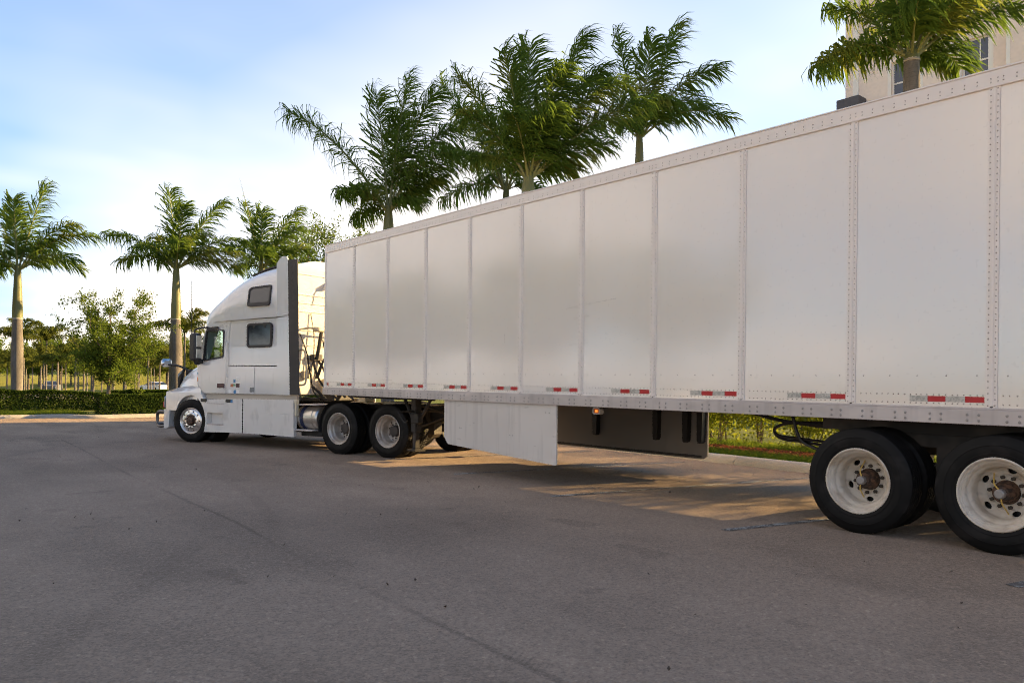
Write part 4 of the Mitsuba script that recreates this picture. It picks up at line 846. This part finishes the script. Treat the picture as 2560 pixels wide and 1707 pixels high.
# the crown points (right, up, away from the crown, arch), read off each tree
palm('leftmost full palm with a bulging grey trunk rising behind the long hedge', (-25.2, -1.75), 6.5,
     [(1.0, 3.4, .3, .05), (.1, 2.7, -.5, .05), (-.6, 2.3, .5, .12), (2.3, 1.75, .2, .25), (2.75, 1.35, 1.0, .3), (2.65, .1, -.4, .25), (1.9, .0, 1.6, .3), (-1.2, .7, -1.6, .35), (-2.4, 1.3, .3, .2), (-1.7, -.3, .9, .3), (-.9, -.4, -1.2, .3), (.5, 1.2, 1.8, .3), (-2.5, .2, -.4, .25)],
     .19, .24, 2.4, 1)
palm('palm tree standing just left of the truck mirror with a long left frond', (-20.75, 3.5), 6.6,
     [(-.4, 3.1, .2, .05), (.5, 2.3, -.5, .10), (1.8, 2.7, .5, .12), (-3.15, 1.25, .2, .16), (-2.0, -.1, -.9, .3), (2.7, 1.0, .6, .25), (2.95, .3, -.2, .2), (2.3, -.1, 1.2, .25), (-.9, .3, -1.9, .35), (.9, .6, -1.7, .4), (-1.6, 1.3, 1.3, .25), (.6, 1.5, 1.7, .3), (-1.4, .2, 1.8, .3)],
     .19, .275, 2.5, 2)
palm('palm tree behind the cab roof with a pale spear leaf standing up', (-20.3, 7.15), 6.9,
     [(-.9, 2.7, .2, .05), (.1, 2.3, -.4, .08), (1.6, 2.5, .3, .16), (1.9, 1.5, -.6, .22), (2.0, .7, .5, .25), (-1.4, .6, -.5, .3), (-1.0, 1.1, 1.2, .3), (.7, .3, -1.6, .35), (-1.5, -.2, .6, .3), (1.2, .0, 1.4, .3)],
     .18, .27, 1.6, 3, spear=tuple(RV*-1.05+UPV*3.9))
palm('tall dark palm over the trailer nose with one frond reaching far left', (-8.75, 6.85), 7.6,
     [(-3.5, 3.2, .2, .15), (-.5, 3.9, .4, .04), (.6, 4.3, .2, .07), (1.6, 3.6, -.5, .18), (2.4, 2.6, -.3, .28, 1.5), (3.1, 1.7, .4, .24, 1.4), (2.4, 1.4, -1.2, .34, 1.7), (-1.75, .45, .2, .2), (1.8, .95, .3, .14), (-1.2, .2, -1.1, .25), (.9, .5, 1.6, .3), (-.9, .9, 1.7, .25), (1.1, -.1, -.8, .2), (.3, 3.2, .9, .15), (-1.2, -.4, .4, .2)],
     .17, .25, 1.0, 4, n=105, ll=.70)
palm('palm with a slim green trunk, immediately left of the widest crown', (-8.4, 11.85), 9.1,
     [(-2.5, 3.9, .3, .06), (-2.2, 1.2, -.4, .25), (-2.4, -.55, .3, .25), (-1.1, 2.9, .4, .1), (.4, 3.6, -.5, .1), (1.9, 2.9, .2, .2), (1.6, .9, .8, .3), (-.9, .5, 1.6, .3), (.9, .7, -1.4, .35), (-1.8, 2.6, -.7, .18), (1.4, -.3, -.2, .2)],
     .17, .25, 2.2, 5, n=105, ll=.72)
palm('widest palm crown, bright green and sunlit from behind, above the middle of the trailer', (-1.85, 7.0), 7.4,
     [(1.5, 3.75, .2, .10), (.0, 3.5, .3, .03), (-.7, 3.1, -.3, .06), (2.1, 3.0, .6, .2), (2.5, 2.3, -.3, .25, 1.3), (3.2, 2.0, .3, .10), (2.2, .75, .2, .12), (-2.0, 2.7, .3, .06), (-1.8, 1.3, -.7, .2), (-1.6, .5, .9, .25), (1.4, .2, .9, .2), (.6, 1.2, -1.5, .35, 1.3), (-.5, 1.0, -1.6, .3), (.8, 2.4, -1.0, .25, 1.4), (1.4, 1.5, 1.4, .3)],
     .17, .24, .7, 6, lean=(.12, .1), n=120, ll=.66)
palm('palm right of the centre clump with a bare green trunk above the trailer', (-2.5, 12.7), 9.9,
     [(-.75, 3.15, .2, .06), (1.3, 3.55, .3, .06), (.3, 2.7, -.5, .12), (2.6, 2.1, .2, .22), (2.9, .3, -.2, .3), (2.2, 1.2, .9, .3), (-1.5, 1.6, -.4, .2), (-1.4, .4, .7, .28), (.7, .5, -1.4, .35), (.5, 1.0, 1.6, .3), (-.6, -.2, -1.1, .25)],
     .17, .25, 2.4, 7, ll=.66)
palm('palm tree in front of the hotel, yellow green with the sun behind it', (7.5, 9.7), 8.6,
     [(-1.95, -.35, .2, .30, .8), (-.9, 1.35, -.6, .15), (-.2, 2.2, -.4, .08), (1.2, 1.9, .3, .14), (2.5, .9, .2, .16, .8), (2.2, 1.7, -.5, .16), (-1.3, 1.2, .9, .2), (.9, .3, 1.6, .3), (-.6, .2, -1.5, .38), (.8, .5, -1.5, .35), (-1.3, .0, 1.3, .3), (1.6, -.1, 1.0, .26), (.2, 1.4, 1.2, .25)],
     .15, .22, .35, 8, n=130, ll=.60)
palm('palm mostly outside the frame, its dark frond tips entering at the left edge', (-25.4, -4.6), 5.0,
     [(2.0, .25, .2, .22), (2.1, .75, -.4, .25), (1.3, 1.5, .3, .1), (-1.5, .8, .2, .2), (-1.2, 1.6, -.3, .1), (.7, .3, 1.4, .3), (.5, .2, -1.4, .3)], .2, .28, 1.6, 9)
palm('palm whose lowest frond shows between the centre crown and the bare trunk', (-3.6, 12.4), 6.6,
     [(1.0, .5, .2, .2), (.3, 1.4, .0, .08), (-1.4, 1.2, .2, .2), (-.9, .3, -.6, .25), (1.4, 1.5, -.2, .2), (.2, .4, 1.2, .3)], .16, .24, 1.2, 10)

# ---------------------------------------------------------------- broadleaf trees, hedges, shrubs
def leaves(centres, size, g, up=.3):
    """one small folded leaf at each centre"""
    n = len(centres); c = np.asarray(centres)
    d = g.normal(0, 1, (n, 3)); d[:, 2] -= .25; d /= np.linalg.norm(d, axis=1, keepdims=True)
    nn = g.normal(0, 1, (n, 3)); nn[:, 2] += up*3; w = np.cross(d, nn); w /= np.linalg.norm(w, axis=1, keepdims=True)+1e-9
    s = size*g.uniform(.65, 1.25, n)[:, None]; q = np.cross(w, d)*s*.10
    V = np.stack([c-d*s*.5, c+w*s*.30+q, c+d*s*.5, c-w*s*.30+q], 1)
    F = np.array([[0, 1, 2], [0, 2, 3]])
    return V.reshape(-1, 3), (F[None]+(np.arange(n)*4)[:, None, None]).reshape(-1, 3)
def tree_mesh(seed, h0, R, H, nleaf, size, r0=.09, skew=(0, 0), nlimb=9, open_=1.0):
    """(trunk with limbs, crown): limbs start at h0, the crown reaches R sideways and up to H"""
    g = np.random.default_rng(seed); wood, tips = [], []
    fork = np.array([skew[0]*.1, skew[1]*.1, h0]); wood.append(tube(spline([(0, 0, -.1), (.02, .01, h0*.5), fork], 8), np.linspace(r0*1.15, r0*.8, 8), 8))
    for i in range(nlimb):
        a = 2.39996*i+g.uniform(-.3, .3); e = (i+.5)/nlimb; e = .12+.88*e; out = R*(.45+.55*math.sqrt(g.uniform(.2, 1)))*math.cos((e-.30)*1.35)
        tip = np.array([out*math.cos(a)+skew[0]*e, out*math.sin(a)+skew[1]*e, h0+(H-h0)*(.10+.88*e)+g.normal(0, .06)*R])
        mid = fork+(tip-fork)*.5+np.array([0, 0, .10*(H-h0)])+g.normal(0, .10, 3)
        ln = spline([fork, mid, tip], 10); wood.append(tube(ln, np.linspace(r0*.5, r0*.07, len(ln)), 5))
        for j in range(10):
            b = ln[min(len(ln)-1, 2+int(j*.8))]; t2 = b+g.normal(0, 1, 3)*R*.22+(tip-fork)/np.linalg.norm(tip-fork)*R*.16
            wood.append(tube([b, (b+t2)/2+g.normal(0, .03, 3), t2], [r0*.12, r0*.08, r0*.04], 4)); tips.append((b, t2))
    T0 = np.array([t[0] for t in tips]); T1 = np.array([t[1] for t in tips]); k = g.integers(0, len(tips), nleaf); s = g.uniform(.25, 1.12, nleaf)[:, None]
    c = T0[k]+(T1[k]-T0[k])*s+g.normal(0, 1, (nleaf, 3))*R*.055*open_
    return cat(wood), leaves(c, size, g)
def tree(name, label, pos, mesh, sc=1.0, rot=0.0, group=None, mats=('mat_bark', 'mat_leaf')):
    k = thing(name, label, 'tree', group)
    tw = T().translate([pos[0], pos[1], pos[2] if len(pos) > 2 else .1]).rotate([0, 0, 1], rot).scale(sc)
    for part, d in (('trunk', mesh[0]), ('crown', mesh[1])): scene[f'{k}__{part}'] = {**d, 'to_world': tw}
    return k
def tm(*a, leafmat_='mat_leaf', **k):
    w, l = tree_mesh(*a, **k); return mikit.ply(w, 'mat_bark', 40), mikit.ply(l, leafmat_, False)
tree('broadleaf_tree', 'small sparse broadleaf tree standing in the hedge between the two left palms', (-19.6, .55), tm(21, 1.15, 1.75, 4.85, 28000, .090, r0=.085, skew=(.35, .3), nlimb=20))
tree('broadleaf_tree', 'leafy tree showing behind the cab roof with a loose branch over the trailer nose', (-28.2, 12.3), tm(22, 3.4, 3.6, 10.6, 38000, .15, r0=.16, skew=(1.7, 2.0), nlimb=34, open_=1.0))
DT = tm(24, 3.5, 2.4, 7.6, 3600, .13, r0=.10, nlimb=18, open_=1.6)
tree('broadleaf_tree', 'open leafy tree on the lawn behind the trailer, its shade dappling the bays', (12.6, 13.4), DT)
tree('broadleaf_tree', 'second open leafy tree on the lawn, hidden behind the trailer from the front', (9.6, 12.8), DT, .9, 80)
tree('broadleaf_tree', 'third open leafy tree on the lawn, towards the rear of the trailer', (16.2, 12.6), DT, .95, 200)
def hedge(label, pts, thick, h, seed, dens, size=.065):
    k = thing('hedge', label, 'hedge'); g = np.random.default_rng(seed); ls = sg.LineString(pts); n = int(dens*ls.length)
    s = g.uniform(0, ls.length, n); p = np.array([ls.interpolate(x).coords[0] for x in s]); q = np.array([ls.interpolate(min(x+.1, ls.length)).coords[0] for x in s-.05])
    t = q-p; t /= np.linalg.norm(t, axis=1, keepdims=True)+1e-9; nn = np.column_stack([-t[:, 1], t[:, 0]])
    face = g.random(n); u = g.uniform(-1, 1, n); z = g.uniform(.04, 1, n)
    side = face < .5; u = np.where(side, np.sign(u)*(1-np.abs(g.normal(0, .12, n))), u); z = np.where(side, z, 1-np.abs(g.normal(0, .07, n)))
    lump = 1+.16*(meshkit.fbm(np.column_stack([p*1.3, z*2]), 3, seed)-.5)*2
    c = np.column_stack([p+nn*(u*thick/2*lump)[:, None], .1+z*h*lump])
    put(k+'__foliage', leaves(c, size, g), 'mat_hedge', False)
    st = []
    for x in np.arange(.2, ls.length, .45):
        b = np.array([*ls.interpolate(x).coords[0], .08])
        for j in range(4): st.append(tube([b, b+np.array([g.normal(0, .12), g.normal(0, .12), h*.45]), b+np.array([g.normal(0, thick*.3), g.normal(0, thick*.3), h*.85])], [.018, .012, .005], 4))
    put(k+'__branches', cat(st), 'mat_bark', 40)
hedge('long dark clipped hedge along the far side of the grass strip at left', [(-25.4, -6.0), (-25.2, -2.0), (-24.6, 2.0), (-23.6, 6.0), (-21.0, 11.0)], .95, .90, 31, 5200, .085)
hedge('lower leafy hedge filling the kerbed island left of the truck bumper', [(-19.55, .15), (-19.5, 1.6), (-19.6, 3.6), (-19.5, 6.0)], 1.25, .82, 32, 7000, .075)
def shrub(label, x, y, h, r, seed, n=3600):
    k = thing('shrub', label, 'shrub', 'shrubs behind the trailer'); g = np.random.default_rng(seed); st, tips = [], []
    for i in range(7):
        a = g.uniform(0, 6.28); t = np.array([x+r*.8*math.cos(a)*g.random(), y+r*.8*math.sin(a)*g.random(), .1+h*g.uniform(.55, .95)]); b = np.array([x+g.normal(0, .08), y+g.normal(0, .08), .08])
        st.append(tube([b, (b+t)/2+g.normal(0, .04, 3), t], [.018, .013, .006], 5)); tips.append(t)
    kk = g.integers(0, 7, n); c = np.array(tips)[kk]*.7+np.array([x, y, .1+h*.5])*.3+g.normal(0, 1, (n, 3))*np.array([r*.46, r*.46, h*.26]); c = c[c[:, 2] > .14]
    put(k+'__stems', cat(st), 'mat_bark', 40); put(k+'__foliage', leaves(c, .075, g), 'mat_shrub', False)
g = np.random.default_rng(5)
for i, x in enumerate(np.arange(-6.0, 9.6, 1.02)):
    shrub('yellow green backlit shrub in the bed seen under the trailer', x+g.uniform(-.15, .15), kerb_y(x)+3.1+g.uniform(-.35, .5), 1.25+g.uniform(-.1, .3), .68, 50+i)
# grass of the strips behind the kerbs
def blades(n, fx, g, h=.09):
    x, y = fx(n); a = g.uniform(0, 6.28, n); hh = h*g.uniform(.5, 1.3, n); w = .006
    b = np.column_stack([x, y, np.full(n, .108)]); s = np.column_stack([np.cos(a), np.sin(a), a*0])*w; l = np.column_stack([g.normal(0, .35, n), g.normal(0, .35, n), np.ones(n)])*hh[:, None]
    V = np.stack([b-s, b+s, b+l], 1); return V.reshape(-1, 3), np.arange(3*n).reshape(-1, 3)
g = np.random.default_rng(6)
def near_strip(n):
    x = g.uniform(-3, 10.5, n); o = np.where(g.random(n) < .5, g.uniform(.36, 1.1, n), g.uniform(1.85, 3.2, n)); return x, kerb_y(x)+o
put('grass', blades(34000, near_strip, g), 'mat_grass_blade', False, kind='stuff', label='short grass on both sides of the mulch strip')
put('grass', blades(16000, lambda n: (g.uniform(-23.5, -20.1, n), g.uniform(-6, 0, n)), g, .12), 'mat_grass_blade', False, kind='stuff', label='grass strip between the left kerb and the long hedge')
n = 9000; x = g.uniform(-2, 10, n); c = np.column_stack([x, kerb_y(x)+g.uniform(1.0, 2.0, n), np.full(n, .125)+g.uniform(0, .02, n)])
put('mulch_chips', leaves(c, .05, g, .8), 'mat_mulch', False, kind='stuff', label='red brown bark chips between the two grass strips')
# fallen leaves and bits on the asphalt
n = 150; a = g.uniform(0, 1, n); x = np.where(g.random(n) < .6, g.uniform(-14, 14, n), g.uniform(4, 13, n)); y = np.where(g.random(n) < .7, g.uniform(-6.6, -.6, n), g.uniform(.5, 4.4, n))
put('leaf_litter', leaves(np.column_stack([x, y, np.full(n, .010)]), .036, g, 2.5), 'mat_dry_leaf', False, kind='stuff', label='small dry leaves scattered over the asphalt')

# ---------------------------------------------------------------- beyond the hedge: young palm grove, cars, trees
put('road', flatsheet([(-70, -60), (-46, -60), (-70, 60), (-100, 60)], -.06), 'mat_road', False, kind='structure')
def small_palm(seed, h, L, nf=11, n=30):
    g = np.random.default_rng(seed)
    t = tube([(0, 0, -.2), (.02, .0, h*.5), (0, .02, h)], [.075, .062, .055], 8); fr = []
    for i in range(nf):
        a = 2*np.pi*i/nf+g.uniform(-.2, .2); e = g.uniform(-.05, .98); c = math.sqrt(max(.05, 1-min(.97, abs(e))**2)); l = L*g.uniform(.85, 1.15)
        lf, ra = frond((0, 0, h), (l*c*math.cos(a), l*c*math.sin(a), h+l*e*.8), .25, seed*50+i, n, .5, wind=.15); fr += [(lf[0], lf[1]), ra]
    return mikit.ply(t, 'mat_palm_trunk', 40), mikit.ply(cat(fr), 'mat_frond_far', False)
def frond_far_c(p, n, uv): return mix((0.06, 0.085, 0.018), (0.15, 0.165, 0.035), fbm(p.x*.7, p.y*.7, p.z*.9, 3))
scene['mat_frond_far'] = leafmat(proc(frond_far_c), .9)
SP = [small_palm(81, 3.2, 1.25), small_palm(82, 3.7, 1.35), small_palm(83, 2.9, 1.2, 10), small_palm(84, 3.5, 1.15, 9)]
def placed(name, label, cat_, pos, mesh, sc, rot, group):
    k = thing(name, label, cat_, group); tw = T().translate(list(pos)).rotate([0, 0, 1], rot).scale(sc)
    for part, d in (('trunk', mesh[0]), ('crown', mesh[1])): scene[f'{k}__{part}'] = {**d, 'to_world': tw}
g = np.random.default_rng(12); FA, FR = np.array([-.762, .648]), np.array([.648, .762]); E2 = EYE[:2]
for row, t in enumerate((60, 66, 72, 79, 87, 96)):
    for s_ in np.arange(-.70*t, -.385*t, 2.3+row*.12):
        p = E2+FA*(t+g.uniform(-1.2, 1.2))+FR*(s_+g.uniform(-.6, .6))
        placed('young_palm', 'young slender palm in the grove beyond the left hedge', 'palm tree', (p[0], p[1], -.08), SP[g.integers(0, 4)], g.uniform(.85, 1.2), g.uniform(0, 360), 'young palms in the grove')
TP = small_palm(90, 5.0, 2.1, 13, 45), small_palm(91, 4.6, 2.0, 12, 45)
for lab, p, i, s_ in (('slim tall palm with a rounded dark crown left of the small sparse tree', E2+FA*68+FR*(-40.5), 0, 1.0), ('dark tall palm half hidden behind the leftmost palm trunk', E2+FA*64+FR*(-40.4), 1, 1.05), ('tall palm half hidden behind the trunk left of the truck mirror', E2+FA*58+FR*(-24.3), 1, 1.1)):
    placed('tall_palm', lab, 'palm tree', (p[0], p[1], -.08), TP[i], s_, 40*i, None)
FT = [tm(95, 2.6, 3.0, 6.4, 5200, .30, r0=.16, nlimb=12, open_=1.5), tm(96, 2.4, 3.4, 6.0, 5200, .30, r0=.16, nlimb=12, open_=1.5), tm(97, 2.8, 2.6, 7.0, 5200, .28, r0=.15, nlimb=12, open_=1.5)]
for i in range(26):
    t = (112, 128, 150)[i % 3]+g.uniform(-5, 5); s_ = (-.70+.34*i/25)*t
    p = E2+FA*t+FR*s_; zb = float(np.clip((t-125)/25, 0, 1))*3.4-.1
    tree('field_tree', 'round dark tree in the belt behind the young palms', (p[0], p[1], zb), FT[i % 3], g.uniform(.8, 1.15), g.uniform(0, 360), 'trees in the far belt')
bank = []
for t, z in ((118, -.09), (125, .0), (133, 1.2), (141, 2.6), (150, 3.4), (190, 3.6), (260, 3.4)):
    bank.append([[*(E2+FA*t+FR*l), z+.5*(meshkit.fbm(np.array([l*.05, t*.05, 0.]), 2, 4)-.5)*(z > .5)] for l in np.linspace(-190, 30, 40)])
bank = np.array(bank); i, j = np.meshgrid(np.arange(6), np.arange(39), indexing='ij')
put('grass_bank', (bank.reshape(-1, 3), np.stack([i*40+j, i*40+j+1, (i+1)*40+j+1, (i+1)*40+j], -1).reshape(-1, 4)), 'mat_bank', True, kind='structure')
def car(label, pos, rot, paint):
    k = thing('parked_car', label, 'car'); tw = T().translate([pos[0], pos[1], -.05]).rotate([0, 0, 1], rot)
    def q(n, m, mat, sm=30): kk = number(f'{k}__{n}'); scene[kk] = {**mikit.ply(m, mat, sm), 'to_world': tw}
    low = smooth_poly([(-2.3, .45), (-2.32, .75), (-2.2, .95), (-1.6, 1.0), (1.0, .98), (1.9, .85), (2.25, .7), (2.3, .45)], 4)+[(2.2, .25), (-2.2, .25)]
    body = (extr(low, -.9, .9)) ^ extr(rounded([(-2.4, -.9), (2.35, -.9), (2.35, .9), (-2.4, .9)], .25), 0, 2, 'z')
    for x in (-1.4, 1.4): body = body-cyl(x, .33, .38, -1, -.65)-cyl(x, .33, .38, .65, 1)
    q('body', body, paint)
    cab = [(-1.75, .96), (-1.05, 1.38), (-.5, 1.44), (.1, 1.41), (1.05, .96)]
    fr2 = rounded([(-.86, .9), (.86, .9), (.62, 1.5), (-.62, 1.5)], .06)
    q('roof', extr([(a*.98, b+.012 if b > 1 else b) for a, b in cab], -1, 1) ^ extr(fr2, -3, 3, 'x') ^ extr([(-1, 1.33), (1, 1.33), (1, 2), (-1, 2)], -3, 3, 'x'), paint)
    q('window', extr(cab, -1, 1) ^ extr(rounded([(-.85, .9), (.85, .9), (.61, 1.5), (-.61, 1.5)], .06), -3, 3, 'x'), 'mat_tint')
    for x in (-1.4, 1.4):
        for y in (-.87, .69): q('wheel', shift(lathe([(0, 0), (.2, .0), (.22, .03), (.32, .0), (.33, .05), (.33, .13), (.32, .18), (0, .18)], 24), (x, y, .33)), 'mat_tyre')
    for y in (-.8, .52): q('tail_light', box(-2.31, -2.2, y, y+.28, .72, .86, .02), 'mat_red_lens')
p = E2+FA*101+FR*(-59.4); car('grey blue sedan parked on the road beyond the young palms at far left', p, 160, 'mat_car_grey')
p = E2+FA*104+FR*(-47.6); car('white sedan parked on the road, seen just left of the truck nose', p, 200, 'mat_car_white')

for i, (x, y, r_) in enumerate(((-26.5, -24.0, 97), (-21.2, -24.3, 92), (-15.8, -23.8, 88), (-7.5, -24.2, 91))):
    car(('white sedan', 'grey sedan', 'second white sedan', 'last white sedan')[i]+' in the row behind the camera, seen only as a reflection', (x, y), r_, ('mat_car_white', 'mat_car_grey', 'mat_car_white', 'mat_car_white')[i])
# ---------------------------------------------------------------- behind the camera: what the paint and the chrome mirror
for i, x in enumerate(np.arange(-100, -26, 4.6)):
    tree('lot_edge_tree', 'tree along the far edge of the lot behind the camera, seen only as a reflection', (x+g.uniform(-2, 2), -38+g.uniform(-5, 3)), FT[i % 3], 1.75+g.uniform(-.35, .45), g.uniform(0, 360), 'trees behind the camera')
